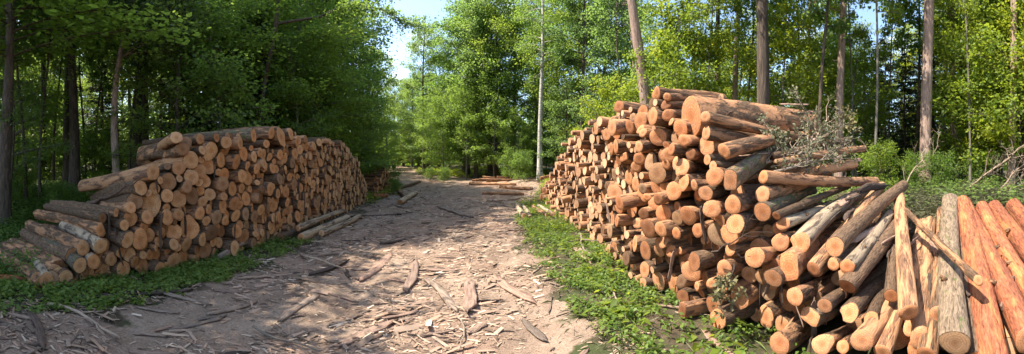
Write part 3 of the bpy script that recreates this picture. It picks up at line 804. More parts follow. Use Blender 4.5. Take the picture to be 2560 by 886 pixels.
for i in range(16):
    a = R(-69 + 26 * (i + rt.random()) / 16); d = rt.uniform(17, 32); x, y = d * math.sin(a), d * math.cos(a)
    plant_tree('young_c' if i % 3 == 0 else 'shrub_a', 'bush', (x, y, float(gz(x, y))), 0.5 if i % 3 == 0 else rt.uniform(0.9, 1.4),
               f'{"sparse" if i % 3 == 0 else "dense"} dark bush on the forest floor behind ' + ('the thick straight trunk' if a > -0.95 else 'the nettle bed'), 'bushes of the shaded forest', 'bush')

# undergrowth that can be picked out: bushes
for px, d, k, h, lab, g in ((2205, 9.0, 'shrub_a', 0.5, 'leafy bush at the end of the tall pile by the thin crooked sapling', 'bushes of the sunlit wood'),
                            (2290, 9.4, 'shrub_a', 0.42, 'leafy bush at the foot of the thick pinkish pine', 'bushes of the sunlit wood'),
                            (2350, 9.3, 'shrub_b', 0.55, 'leafy bush beside the thick pinkish pine', 'bushes of the sunlit wood'),
                            (2450, 11.0, 'shrub_b', 0.6, 'leafy bush by the heap of dead branches', 'bushes of the sunlit wood'),
                            (1310, 27.0, 'shrub_a', 0.9, 'leafy bush between the poles and the birch', 'bushes of the clearing'),
                            (1280, 29.0, 'shrub_a', 1.0, 'leafy bush behind the felled poles', 'bushes of the clearing'),
                            (1110, 30.0, 'shrub_b', 0.7, 'low green bush on the verge by the bend of the track', 'bushes of the clearing'),
                            (1075, 31.0, 'shrub_b', 0.6, 'low green bush on the verge by the bend of the track', 'bushes of the clearing'),
                            (985, 21.0, 'shrub_b', 0.5, 'low green bush beside the second stack', 'bushes of the clearing'),
                            (975, 25.0, 'shrub_a', 0.7, 'green bush at the far end of the second stack', 'bushes of the clearing'),
                            (150, 9.0, 'shrub_a', 0.45, 'low leafy bush in the nettles by the sloping stack end', 'bushes of the shaded forest edge'),
                            (250, 10.5, 'shrub_a', 0.5, 'low leafy bush behind the sloping stack end', 'bushes of the shaded forest edge'),
                            (40, 10.5, 'shrub_a', 0.5, 'low leafy bush below the shaded forest trunks', 'bushes of the shaded forest edge')):
    plant_tree(k, 'bush', on_ground(px, d), h, lab, g, 'bush')

for i, (px, d) in enumerate(((995, 58), (1012, 62), (1030, 56), (1045, 50), (1058, 60), (1345, 40), (1365, 38), (1388, 36), (1330, 44), (1310, 40), (980, 50), (965, 46))):
    plant_tree('young_d', 'bush', on_ground(px, d), 0.42, 'leafy bush under the trees beyond the ' + ('bend of the track' if px < 1200 else 'white birch'), 'bushes under the far trees', 'bush', None, 0.75)

# far belt of woodland that closes the horizon
def distant():
    rg = np.random.default_rng(9)
    n = 80000
    a = rg.uniform(R(-95), R(115), n); d = rg.uniform(78, 110, n)
    x, y = d * np.sin(a), d * np.cos(a)
    top = 13 + 3 * np.sin(a * 23) + 2 * np.sin(a * 57 + 1)
    z = gz(x, y) + top * rg.uniform(0, 1, n) ** 1.5
    pos = np.stack([x, y, z], -1)
    v, t = leaf_faces(pos, rg.normal(0, 1, (n, 3)), np.array([0, 0, 1.0]) + rg.normal(0, 0.6, (n, 3)), rg.uniform(0.6, 1.3, n), 0.36, rg)
    tag(link('distant_forest', mesh_np('distant_forest', v, [t], M['leaf'], None, False)), 'distant belt of woodland closing the horizon beyond the trees', kind='stuff')
distant()

# ---------------------------------------------------------------- logs
# unit logs: near end at the origin, axis +Z, radius 1, length 1
N_VAR, SEG = 14, 18
PROFILE = []
def make_profiles():
    rg = np.random.default_rng(17)
    a = np.linspace(0, 2 * np.pi, SEG, endpoint=False)
    for k in range(N_VAR):
        amp = 0.035 if k < 9 else 0.07
        r = 1 + amp * np.sin(2 * a + rg.uniform(0, 6)) + amp * 0.8 * np.sin(3 * a + rg.uniform(0, 6)) + 0.02 * np.sin(5 * a + rg.uniform(0, 6)) + rg.normal(0, 0.012, SEG)
        if k == 10: r *= 1 + 0.28 * np.exp(-((np.mod(a - 4.7 + np.pi, 6.283) - np.pi) / 0.5) ** 2)       # pointed
        if k == 11: r *= 1 - 0.40 * np.exp(-((np.mod(a - 0.6 + np.pi, 6.283) - np.pi) / 0.65) ** 2)      # split flat
        if k == 12: r *= 1 - 0.30 * np.exp(-((np.mod(a - 1.6 + np.pi, 6.283) - np.pi) / 0.35) ** 2)      # heart
        if k == 13: r = np.minimum(r, 0.62 / np.maximum(1e-3, np.abs(np.cos(a - 0.4))) )                # cleft billet
        PROFILE.append(r)
make_profiles()
LOGM = {}
def log_meshes(var, side, cut, rim):
    key = (var, side, cut, rim)
    if key in LOGM: return LOGM[key]
    rg = np.random.default_rng(100 + var)
    a = np.linspace(0, 2 * np.pi, SEG, endpoint=False)
    pr = PROFILE[var]
    zs = np.array([0, 0.003, 0.06, 0.14, 0.24, 0.36, 0.5, 0.64, 0.78, 0.9, 1.0])
    bx, by = rg.uniform(-0.8, 0.8, 2) * (0.15 if var == 2 else 0.45 if var < 9 else 0.8)
    tp = rg.uniform(0.86, 0.98)
    tilt = rg.uniform(-0.014, 0.014, 2)
    rings = []
    for i, z in enumerate(zs):
        k = (1 - (1 - tp) * z) * (0.994 if i == 0 else 1.0)
        rr = pr * k * (1 + 0.02 * np.sin(3 * a + 9 * z + var) * (i > 1)) * (1 + rg.normal(0, 0.014, SEG) * (i > 1)) * (1 + rg.normal(0, 0.011) * (i > 1))
        x = rr * np.cos(a) + bx * math.sin(math.pi * z); y = rr * np.sin(a) + by * math.sin(math.pi * z)
        zz = np.full(SEG, z)
        if i < 2: zz = zz + tilt[0] * np.cos(a) * rr + tilt[1] * np.sin(a) * rr
        rings.append(np.stack([x, y, zz], -1))
    v = np.vstack(rings + [np.array([[rings[-1][:, 0].mean(), rings[-1][:, 1].mean(), 1.0]])])
    i = np.arange(len(zs) * SEG).reshape(len(zs), SEG); j = np.roll(i, -1, 1)
    q = np.stack([i[:-1], j[:-1], j[1:], i[1:]], -1).reshape(-1, 4)
    t = np.stack([i[-1], j[-1], np.full(SEG, len(v) - 1)], -1)
    me = mesh_np('log', v, [q, t], [M[side], M['cut_old']], [0] * len(q) + [1] * len(t))
    # sawn face, with the bark showing as a thin rim
    r0 = rings[0]; c = r0.mean(0)
    inner = c + (r0 - c) * (0.93 if rim else 0.98); inner[:, 2] -= 0.0008
    mid = c + (r0 - c) * 0.5; mid[:, 2] -= 0.0008
    fv = np.vstack([r0, inner, mid, c[None] - np.array([[0, 0, 0.0008]])])
    k = np.arange(SEG); kn = np.roll(k, -1)
    q1 = np.stack([kn, k, k + SEG, kn + SEG], -1); q2 = np.stack([kn + SEG, k + SEG, k + 2 * SEG, kn + 2 * SEG], -1)
    t3 = np.stack([kn + 2 * SEG, k + 2 * SEG, np.full(SEG, 3 * SEG)], -1)
    fm = mesh_np('cut_end', fv, [q1, q2, t3], [M[cut], M['log_bark' if rim else cut]], [1] * SEG + [0] * (2 * SEG), False)
    LOGM[key] = (me, fm)
    return me, fm

def place_log(name, a, b, r, var, side, cut, label, group, rim=None, roll=None):
    a, b = Vector(a), Vector(b)
    d = b - a
    me, fm = log_meshes(var, side, cut, side in ('log_bark', 'log_mossy', 'log_lichen') if rim is None else rim)
    o = link(name, me)
    o.location = a
    o.rotation_mode = 'QUATERNION'
    o.rotation_quaternion = d.to_track_quat('Z', 'Y') @ Matrix.Rotation(random.uniform(0, 6.28) if roll is None else roll, 4, 'Z').to_quaternion()
    o.scale = (r, r, d.length)
    tag(o, label, 'log', group)
    link('cut_end', fm, o)
    return o

STUB = None
def stub(o, zt, ang):
    """the stump of a side branch left on a log"""
    global STUB
    if STUB is None:
        v, q, c = tube(np.array([[0, 0, 0], [0.55, 0, 0.1], [0.95, 0, 0.22]]), [0.42, 0.30, 0.26], 8, True)
        STUB = mesh_np('branch_stub', v, [q, c], M['log_half'], None, False)
    s_ = link('branch_stub', STUB, o)
    k = o.scale[0] / o.scale[2]
    s_.location = (0.75 * math.cos(ang), 0.75 * math.sin(ang), zt)
    s_.rotation_euler = (0, 0, ang)
    s_.scale = (0.6, 0.6, k * 0.6)

def pack(fixed, y0, y1, prof, n_iter, rmin, rmax, seed, fill_k=0.86, rpow=1.6, floor=0.0):
    """circles packed under a height profile; fixed ones keep their place. returns rows of (y, z, r)"""
    rg = np.random.default_rng(seed)
    ys = np.linspace(y0, y1, 400); hs = np.interp(ys, *zip(*prof))
    area = np.trapezoid(hs, ys) if hasattr(np, 'trapezoid') else np.trapz(hs, ys)
    fx = np.array(fixed).reshape(-1, 3)
    used = sum(math.pi * r * r for y, z, r in fixed if y0 < y < y1 and z < np.interp(y, *zip(*prof)) + 0.1)
    rows = []; tot = used
    while tot < area * fill_k:
        r = rmin + (rmax - rmin) * rg.uniform() ** rpow
        y = rg.choice(ys, p=hs / hs.sum()); h = np.interp(y, *zip(*prof))
        if h < 2 * r: r = max(rmin * 0.8, h / 2.2)
        rows.append((y, rg.uniform(r, max(r + 0.01, h - r)), r)); tot += math.pi * r * r
    c = np.array(rows); nf = len(fx)
    allc = np.vstack([fx, c]) if nf else c
    y, z, r = allc[:, 0].copy(), allc[:, 1].copy(), allc[:, 2].copy()
    mov = np.arange(len(y)) >= nf
    for it in range(n_iter):
        dy = y[:, None] - y[None]; dz = z[:, None] - z[None]
        dd = np.sqrt(dy * dy + dz * dz) + 1e-6
        ov = (r[:, None] + r[None]) - dd
        np.fill_diagonal(ov, 0); ov = np.maximum(ov, 0)
        py = (ov * dy / dd).sum(1); pz = (ov * dz / dd).sum(1)
        y += mov * np.clip(py * 0.42, -0.08, 0.08); z += mov * np.clip(pz * 0.42, -0.08, 0.08)
        z -= mov * 0.0022 * (it < n_iter * 0.85)
        h = np.interp(y, *zip(*prof))
        z = np.where(mov, np.clip(z, r * 0.9 + floor, np.maximum(h - r * 0.6, r * 0.9 + floor)), z)
        y = np.where(mov, np.clip(y, y0, y1), y)
    return np.stack([y, z, r * 0.915], -1)[nf:]

def face_l(y): return float(np.interp(y, [0, 2.54, 4.32, 5.45, 7.36, 11.9, 17, 19], [-4.9, -4.18, -3.63, -3.31, -2.98, -2.60, -2.25, -2.15]))
def face_r(y): return float(np.interp(y, [-2, 2.6, 3.7, 5.15, 7.7, 11.3, 15], [2.72, 2.78, 2.9, 3.28, 3.9, 4.67, 5.6]))

def size_word(r): return 'thick' if r > 0.16 else 'medium' if r > 0.11 else 'slender' if r > 0.08 else 'very thin'
def row_word(z, top):
    if z < 0.3: return 'at the bottom'
    if z > top - 0.28: return 'on top'
    u = z / max(top, 0.5)
    return 'low down' if u < 0.42 else 'halfway up' if u < 0.68 else 'high up'
LOOK = {'log_bark': 'dark barked', 'log_half': 'half-barked', 'log_bare': 'bare tan', 'log_mossy': 'mossy', 'log_grey': 'greyish', 'log_lichen': 'lichened', 'log_red': 'reddish'}

# ---- the long shaded stack: logs one can single out (pixel of sawn end, height of it in pixels, pixel further back along the log)
GL = 'logs of the long shaded stack'
HL = [
 (441, 344, 31, 361, 396, 0.0, 2, 'log_bare', 'bare log slanting up at the top of the sloping stack end'),
 (457, 373, 34, 367, 408, 0.0, 3, 'log_half', 'thick log just below the topmost slanting log of the shaded stack'),
 (383, 430, 42, 245, 458, 0.1, 1, 'log_bare', 'thick smooth tan log sticking out at the sloping stack end'),
 (447, 420, 36, 395, 421, 0.0, 4, 'log_half', 'thick log beside the smooth tan log of the sloping stack end'),
 (350, 469, 44, 258, 497, 0.05, 12, 'log_bark', 'dark rough log with a square-cut end below the smooth tan log'),
 (386, 472, 30, 330, 474, 0.0, 5, 'log_half', 'small log between square-cut log and thick cracked log'),
 (378, 510, 57, 330, 512, -0.05, 10, 'log_half', 'largest ringed log end in the sloping stack end'),
 (327, 519, 29, 248, 512, 0.15, 6, 'log_bare', 'slender bare log beside the largest ringed log end'),
 (420, 455, 46, 370, 455, 0.0, 7, 'log_bark', 'thick log with cracked end in the shaded stack'),
 (311, 563, 29, 223, 527, 0.15, 8, 'log_bark', 'dark barked log lying slanted under the slender bare log'),
 (318, 600, 46, 166, 540, 0.2, 11, 'log_bark', 'long dark log with a torn splintered end at the stack foot'),
 (252, 616, 38, 147, 558, 0.15, 0, 'log_grey', 'greyish log sliding off the sloping stack end'),
 (234, 655, 37, 144, 590, 0.1, 2, 'log_grey', 'pale log with bark shreds lying low at the stack end'),
 (200, 664, 41, 101, 596, 0.15, 5, 'log_mossy', 'dark-striped log lying on the nettle side of the stack end'),
 (164, 694, 40, 86, 618, 0.05, 7, 'log_bark', 'dark barked log almost on the ground at the stack end'),
 (116, 702, 40, 64, 632, 0.1, 1, 'log_grey', 'outermost pale log lying among the nettles'),
 (262, 690, 46, 215, 668, -0.1, 9, 'log_half', 'thick log on the ground half hidden by nettles'),
 (310, 688, 34, 260, 668, -0.1, 3, 'log_half', 'ground log behind the thin grey branch of the stack end'),
 (370, 589, 36, 320, 575, -0.05, 4, 'log_half', 'medium log below the largest ringed log end'),
 (434, 579, 42, 385, 570, 0.0, 6, 'log_half', 'round log beside the egg-shaped log end'),
 (474, 572, 52, 430, 565, 0.0, 10, 'log_half', 'egg-shaped thick log end low in the shaded stack'),
 (323, 637, 36, 275, 615, 0.0, 8, 'log_half', 'round log low at the sloping stack end'),
 (511, 625, 40, 465, 612, 0.0, 0, 'log_half', 'thick pale ringed log in the lowest layer above the nettles'),
 (500, 428, 36, 455, 428, 0.0, 2, 'log_half', 'round pale log in the upper half of the shaded stack'),
 (566, 356, 34, 470, 360, 0.1, 5, 'log_bark', 'barked log lying long across the top of the shaded stack'),
 (601, 358, 32, 560, 361, 0.05, 6, 'log_bare', 'bare tan log on top beside the long barked log'),
 (634, 339, 38, 575, 347, 0.1, 3, 'log_mossy', 'mossy log at the highest part of the shaded stack'),
 (679, 333, 30, 640, 342, 0.05, 1, 'log_half', 'round log on the crest of the shaded stack'),
 (703, 342, 40, 660, 350, 0.1, 10, 'log_half', 'wedge-shaped log end on the crest of the shaded stack'),
 (727, 335, 30, 690, 345, 0.05, 4, 'log_half', 'last round log on the crest before the stack dips'),
 (528, 377, 46, 490, 385, 0.0, 10, 'log_half', 'drop-shaped log end under the long barked log'),
]
fixed_l, hero_l = [], 0
DIR_L = Vector((-math.sin(R(83)), math.cos(R(83)), 0))
for px, py, dia, px2, py2, out, var, side, lab in HL:
    x = face_l(max(1.8, 3.0)) if False else None
    a_ = az_of(px)
    yy = 3.0
    for _ in range(20): yy = (face_l(yy) + out) / math.tan(a_)          # where the sight line meets the stack's face
    d = math.hypot(yy, face_l(yy) + out)
    p = P(px, py, d); r = dia / F * d / 2
    p.z = max(p.z, float(gz(p.x, p.y)) + r * 0.8)
    # second pixel: one and a half metres further back
    x2 = p.x - (2.7 if py < 400 and px < 460 else 1.5); a2 = az_of(px2); q = P(px2, py2, x2 / math.sin(a2))
    dr = (q - p).normalized()
    if dr.y < -0.55 or dr.y > 0.75 or dr.x > -0.4: dr = DIR_L
    L = min(1.9, (q - p).length * 0.85) if px < 330 else random.uniform(1.75, 2.15)
    cut = 'cut_tan'
    place_log('stacked_log', p, p + dr * L, r, var, side, cut, lab, GL)
    fixed_l.append((p.y, p.z, r))
PROF_L = [(2.5, 0.12), (2.9, 0.35), (3.3, 0.75), (3.7, 1.25), (4.1, 1.6), (4.5, 2.0), (5.2, 2.15), (6.4, 2.25), (7.2, 2.45), (8.4, 2.62), (9.2, 2.6), (10, 2.7), (12.5, 2.9), (13.5, 2.6), (14.6, 2.05), (16, 1.35), (17, 0.8)]
cl = pack(fixed_l, 2.5, 17.0, PROF_L, 260, 0.06, 0.165, 5, 0.88, 1.2)
order = sorted(range(len(cl)), key=lambda i: math.hypot(cl[i][0], face_l(cl[i][0])) / cl[i][2] ** 0.5)
far_logs = []
rl = random.Random(12)
def pick(o, table):
    u = o.random(); s = 0
    for k, w_ in table:
        s += w_
        if u <= s: return k
    return table[-1][0]
for rank, i in enumerate(order):
    y, z, r = cl[i]
    x = face_l(y) + rl.gauss(0, 0.06)
    p = Vector((x, y, z + float(gz(x, y))))
    dr = Vector((-1, math.tan(R(7)) + rl.gauss(0, 0.03), rl.gauss(0, 0.02))).normalized()
    if y < 5.6 and z > 1.0: dr = Vector((-1, 0.55 + rl.gauss(0, 0.05), -0.13)).normalized()
    L = rl.uniform(1.8, 2.3)
    side = pick(rl, [('log_half', 0.42), ('log_bark', 0.42), ('log_bare', 0.16)])
    var = rl.randrange(N_VAR if rl.random() < 0.5 else 9)
    if rank < 300 - len(HL):
        top = np.interp(y, *zip(*PROF_L))
        zone = 'near its sloping end' if y < 5 else 'in its middle' if y < 9 else 'towards its far end'
        place_log('stacked_log', p, p + dr * L, r, var, side, 'cut_old' if rank % 8 == 3 else 'cut_tan',
                  f'{"weathered " if rank % 8 == 3 else ""}{size_word(r)} {LOOK[side]} log {row_word(z, top)} in the shaded stack {zone}', GL)
    else:
        far_logs.append((p, p + dr * L, r, var, side, 'cut_tan'))

def log_mass(name, rows, label):
    """logs beyond the ones built singly: real logs joined into one object"""
    V, Q, T3, MI_Q, MI_T, mats = [], [], [], [], [], []
    n = 0
    def mi(m):
        if m not in mats: mats.append(m)
        return mats.index(m)
    a = np.linspace(0, 2 * np.pi, 12, endpoint=False); k = np.arange(12); kn = np.roll(k, -1)
    for p, q, r, var, side, cut in rows:
        p, q = np.array(p), np.array(q)
        ax = (q - p) / np.linalg.norm(q - p)
        s = np.cross(ax, [0, 0, 1.0]); s /= np.linalg.norm(s); u = np.cross(s, ax)
        pr = PROFILE[var][(np.arange(12) * SEG // 12)] * r
        ring = (np.cos(a) * pr)[:, None] * s + (np.sin(a) * pr)[:, None] * u
        v = np.vstack([p + ring, q + ring * 0.9, p - ax * 0.002 + ring * 0.95, (p - ax * 0.002)[None]])
        V.append(v)
        Q.append(np.stack([k, kn, kn + 12, k + 12], -1) + n); MI_Q += [mi(M[side])] * 12
        T3.append(np.stack([kn + 24, k + 24, np.full(12, 36)], -1) + n); MI_T += [mi(M['mass_' + cut])] * 12
        n += len(v)
    me = mesh_np(name, np.vstack(V), [np.vstack(Q), np.vstack(T3)], mats, MI_Q + MI_T)
    tag(link(name, me), label, kind='stuff')

def mass_cut(name, a, b_):
    m, t, b, out = new_mat(name)
    g = N(t, 'ShaderNodeNewGeometry'); tc = N(t, 'ShaderNodeTexCoord')
    c = ramp(t, g.outputs['Random Per Island'], [(0, tuple(x * 0.65 for x in a)), (0.4, a), (1, b_)])
    c = mix(t, c, (0.6, 0.5, 0.42), ramp(t, noise(t, 14, 5, 0.6, tc.outputs['Object']), [(0.45, (0, 0, 0)), (0.7, (0.6, 0.6, 0.6))]), 'MULTIPLY')
    t.links.new(c, b.inputs['Base Color']); b.inputs['Roughness'].default_value = 0.85
    return m
M['mass_cut_tan'] = mass_cut('sawn_ends_far_tan', (0.50, 0.285, 0.145), (0.63, 0.39, 0.215))
M['mass_cut_pink'] = mass_cut('sawn_ends_far_pink', (0.56, 0.30, 0.165), (0.72, 0.43, 0.255))
if far_logs: log_mass('far_stacked_logs', far_logs, 'countless small log ends at the far end of the shaded stack')

# ---- second and third stacks further along the track
GS = 'logs of the second stack beyond the shaded stack'
ps = pack([], 19.3, 24.5, [(19.3, 1.2), (20, 1.6), (22, 1.75), (24, 1.4), (24.5, 0.8)], 160, 0.08, 0.17, 8, 0.88)
for y, z, r in ps:
    x = np.interp(y, [19, 24.5], [-2.15, -1.75]) + rl.gauss(0, 0.12)
    p = Vector((x, y, z + float(gz(x, y))))
    side = pick(rl, [('log_bark', 0.6), ('log_half', 0.4)])
    place_log('roadside_log', p, p + Vector((-3, 0.3 + rl.gauss(0, 0.2), rl.gauss(0, 0.05))), r, rl.randrange(9), side, 'cut_tan',
              f'{size_word(r)} {LOOK[side]} log {row_word(z, 1.6)} in the second stack', GS)
for i in range(9):
    a = G(900 + i * 3, 470); y = 19.0 + rl.random() * 0.3; z = 0.9 + 0.13 * (i % 5) + 0.25
    place_log('roadside_log', (-4.6 + rl.random(), y - 0.3, z + float(gz(-3, y))), (-1.9 + rl.random() * 0.3, y, z + 0.05 + float(gz(-3, y))), 0.07, i % 9, 'log_bark', 'cut_old',
              'dark log lying lengthwise across the end of the second stack', GS)

# ---- the tall sunlit pile: logs one can single out (pixel of sawn end, its height, pixel further back, plane of the end, depth to the second pixel, length)
GR = 'logs of the tall sunlit pile'
HR = [
 (1727, 292, 100, 2008, 312, 2.88, 3.1, 3.2, 2, 'log_half', 'huge thick log with broad sawn end on top of the tall pile'),
 (1763, 293, 31, 1998, 345, 2.70, 2.7, 3.2, 1, 'log_half', 'slender half-barked log resting against the huge top log'),
 (1765, 333, 38, 1890, 349, 2.72, 1.5, 3.0, 3, 'log_half', 'shaded log under the slender log beside the huge top log'),
 (1810, 381, 43, 1935, 357, 2.62, 1.6, 3.0, 11, 'log_half', 'thick log with lichen tuft on its sawn end jutting from the tall pile'),
 (1727, 386, 31, 1794, 384, 2.80, 1.2, 3.0, 2, 'log_half', 'round half-barked log below the huge top log'),
 (1787, 441, 47, 1850, 438, 2.66, 1.2, 3.0, 4, 'log_half', 'round pale log beside the thick mossy log'),
 (1826, 451, 60, 1935, 397, 2.60, 1.5, 3.4, 13, 'log_mossy', 'thick mossy log with ragged end under the grey brushwood'),
 (1908, 443, 34, 2177, 453, 2.95, 3.0, 3.1, 5, 'log_bare', 'long smooth tan log lying crosswise over the slope of the pile'),
 (1906, 486, 40, 1990, 462, 2.90, 1.2, 2.8, 6, 'log_half', 'log end just below the long smooth tan log'),
 (1906, 530, 50, 1970, 497, 2.82, 1.2, 2.8, 7, 'log_mossy', 'thick log with mossy flank below the smooth tan log'),
 (1832, 513, 48, 1890, 505, 2.62, 1.0, 3.0, 8, 'log_half', 'thick round log in the middle of the pile beside the mossy flanked log'),
 (1838, 560, 50, 1905, 545, 2.60, 1.0, 3.0, 0, 'log_bark', 'thick barked log with crisp round end in the middle of the pile'),
 (1779, 523, 46, 1840, 520, 2.66, 1.0, 3.0, 1, 'log_bare', 'bare log beside the thick barked log in the middle of the pile'),
 (1764, 483, 40, 1830, 476, 2.66, 1.0, 3.0, 2, 'log_bark', 'dark barked log above the bare log in the middle of the pile'),
 (1941, 540, 22, 2057, 493, 2.85, 1.6, 2.8, 4, 'log_bark', 'thin barked log lying beside the log with mossy flank'),
 (1958, 560, 32, 2047, 527, 2.92, 1.4, 2.8, 3, 'log_grey', 'greyish slender log under the thin barked log'),
 (1951, 606, 46, 2010, 580, 2.92, 1.2, 2.8, 5, 'log_half', 'round log in the shade of the greyish slender log'),
 (2000, 607, 52, 2107, 523, 2.98, 1.7, 3.0, 12, 'log_grey', 'pale mottled log slanting down the slope of the pile'),
 (2087, 617, 50, 2221, 498, 2.92, 2.2, 3.1, 6, 'log_bark', 'rough thick-barked log slanting down the slope of the pile'),
 (2034, 674, 40, 2196, 475, 2.85, 3.1, 3.3, 7, 'log_bare', 'long bare log lying under the rough thick-barked log'),
 (2083, 662, 31, 2140, 600, 2.88, 1.0, 2.4, 8, 'log_half', 'small log end under the rough thick-barked log'),
 (2118, 667, 38, 2196, 571, 2.88, 1.5, 2.2, 1, 'log_grey', 'mottled grey log next to the rough thick-barked log'),
 (2118, 717, 48, 2216, 596, 2.80, 1.5, 2.6, 0, 'log_bark', 'barked log with round pale end below the mottled grey log'),
 (2272, 782, 52, 2247, 485, 2.62, 3.4, 3.5, 2, 'log_bare', 'bare log with a green moss patch lying steeply down the slope'),
 (2388, 858, 78, 2376, 505, 2.52, 3.7, 3.8, 9, 'log_lichen', 'thick lichened log with dark sawn end beside the reddish logs'),
 (2446, 702, 24, 2274, 536, 2.84, 2.0, 2.5, 3, 'log_half', 'thin half-bare pole lying slantwise over the thick lichened log'),
 (2486, 930, 88, 2430, 640, 2.50, 2.0, 3.9, 4, 'log_red', 'thick reddish peeled log beside the lichened log'),
 (2572, 850, 76, 2413, 512, 2.65, 3.7, 3.9, 5, 'log_red', 'longest reddish log lying diagonally on its neighbours'),
 (2700, 900, 72, 2455, 517, 2.70, 3.6, 3.8, 6, 'log_red', 'reddish log just beyond the longest reddish log'),
 (2770, 880, 78, 2487, 522, 2.80, 3.5, 3.8, 7, 'log_red', 'reddish log with its far end among dry grass'),
 (2860, 880, 76, 2526, 507, 2.80, 3.7, 3.9, 8, 'log_red', 'outermost reddish log of the row'),
 (2345, 790, 50, 2352, 560, 2.85, 2.8, 3.4, 5, 'log_half', 'half-barked log wedged between lichened log and moss-patched log'),
 (2300, 850, 54, 2322, 600, 2.70, 2.6, 3.4, 7, 'log_bare', 'bare log low beside the wide shaded log'),
 (2228, 740, 40, 2240, 560, 2.95, 2.2, 3.0, 8, 'log_bark', 'dark barked log beside the moss-patched log'),
 (2440, 900, 62, 2402, 560, 2.62, 3.0, 3.6, 1, 'log_bark', 'dark barked log squeezed between lichened and reddish logs'),
 (2178, 800, 40, 2225, 690, 2.75, 1.6, 3.0, 4, 'log_bark', 'dark log above the one with big pale end'),
 (2155, 852, 54, 2237, 758, 2.55, 1.0, 3.2, 3, 'log_bare', 'thick bare log with big pale end low on the slope'),
 (2206, 882, 50, 2285, 690, 2.60, 1.8, 3.4, 1, 'log_bare', 'smooth bare log beside the one with big pale end'),
 (2318, 890, 58, 2355, 640, 2.60, 2.0, 3.6, 2, 'log_half', 'wide shaded log under the pole next to the lichened log'),
 (2123, 782, 48, 2190, 728, 2.66, 1.0, 3.0, 12, 'log_bark', 'log with cracked sawn end and grey bark low on the slope'),
 (2062, 765, 38, 2110, 735, 2.62, 1.0, 2.8, 6, 'log_bark', 'grey-barked log beside the gnarled stump end'),
 (2026, 792, 56, 2085, 765, 2.66, 1.0, 2.6, 13, 'log_grey', 'gnarled knotty log low on the slope'),
 (2055, 862, 50, 2120, 820, 2.62, 1.0, 2.8, 10, 'log_half', 'log end in the lowest layer below the gnarled log'),
 (2107, 868, 32, 2160, 830, 2.62, 1.0, 2.8, 2, 'log_half', 'small log end in the lowest layer beside the big pale end'),
 (1950, 857, 54, 2015, 816, 2.48, 1.0, 2.8, 11, 'log_bare', 'stout pale log jutting out at the foot of the pile'),
 (1987, 742, 46, 2050, 715, 2.60, 1.0, 2.8, 7, 'log_half', 'medium pale log above the gnarled log'),
 (1933, 696, 48, 1995, 670, 2.62, 1.0, 2.8, 0, 'log_bark', 'rough-ended log beside the tall split log'),
 (1973, 668, 78, 2040, 635, 2.72, 1.0, 2.8, 13, 'log_bare', 'tall split log end with a flat pale face'),
 (1887, 644, 52, 1950, 630, 2.62, 1.0, 2.8, 5, 'log_half', 'thick dented log low in the middle of the pile'),
 (1811, 672, 42, 1870, 662, 2.62, 1.0, 2.8, 4, 'log_half', 'round log above the hanging wilted leaves'),
 (2312, 562, 36, 2290, 655, 4.9, -1.6, 2.2, 6, 'log_bare', 'tan log in the hollow behind the moss-patched log'),
 (2345, 600, 34, 2305, 745, 4.6, -2.0, 2.3, 3, 'log_bare', 'tan log under the slanting thin pole'),
 (2135, 410, 26, 1990, 440, 4.9, -1.6, 2.4, 1, 'log_bare', 'bare tan log jutting from the back of the pile under the brushwood'),
 (2160, 372, 16, 1990, 400, 5.1, -2.2, 2.6, 4, 'log_bare', 'thin bare pole jutting out beyond the back of the pile'),
 (2125, 350, 16, 1960, 385, 5.2, -2.4, 2.6, 2, 'log_bark', 'thin dark pole jutting out above the bare one'),
 (1640, 237, 28, 1720, 240, 2.95, 1.2, 3.0, 1, 'log_bare', 'bare log at the highest point of the tall pile'),
 (1668, 243, 22, 1740, 245, 2.85, 1.2, 3.0, 5, 'log_half', 'log on top beside the highest bare log'),
 (1670, 288, 30, 1735, 290, 2.84, 1.0, 3.0, 6, 'log_half', 'log tucked against the huge top log'),
 (1665, 262, 26, 1735, 263, 2.86, 1.0, 3.0, 3, 'log_half', 'half-barked log above the one tucked against the huge top log'),
 (1700, 325, 48, 1760, 326, 2.78, 0.9, 3.0, 11, 'log_half', 'split log directly under the huge top log'),
 (1645, 343, 46, 1700, 343, 2.84, 0.9, 3.0, 2, 'log_bare', 'thick bare log jutting out high on the face of the tall pile'),
 (1672, 388, 40, 1725, 387, 2.78, 0.9, 3.0, 4, 'log_bare', 'bare log jutting out below the thick bare one'),
 (1705, 420, 46, 1760, 416, 2.74, 0.9, 3.0, 12, 'log_half', 'heart-shaped log end in the middle of the tall pile'),
 (1684, 478, 46, 1740, 474, 2.76, 0.9, 3.0, 7, 'log_half', 'thick pale log beside the heart-shaped log end'),
 (1650, 505, 50, 1700, 500, 2.82, 0.9, 3.0, 10, 'log_grey', 'large cracked log end in the middle of the tall pile'),
 (1720, 540, 48, 1775, 533, 2.68, 0.9, 3.0, 0, 'log_bare', 'wide round log end below the heart-shaped one'),
 (1536, 483, 46, 1570, 480, 3.25, 0.9, 3.0, 9, 'log_half', 'broad oval log end on the far half of the tall pile'),
]
fixed_r = []
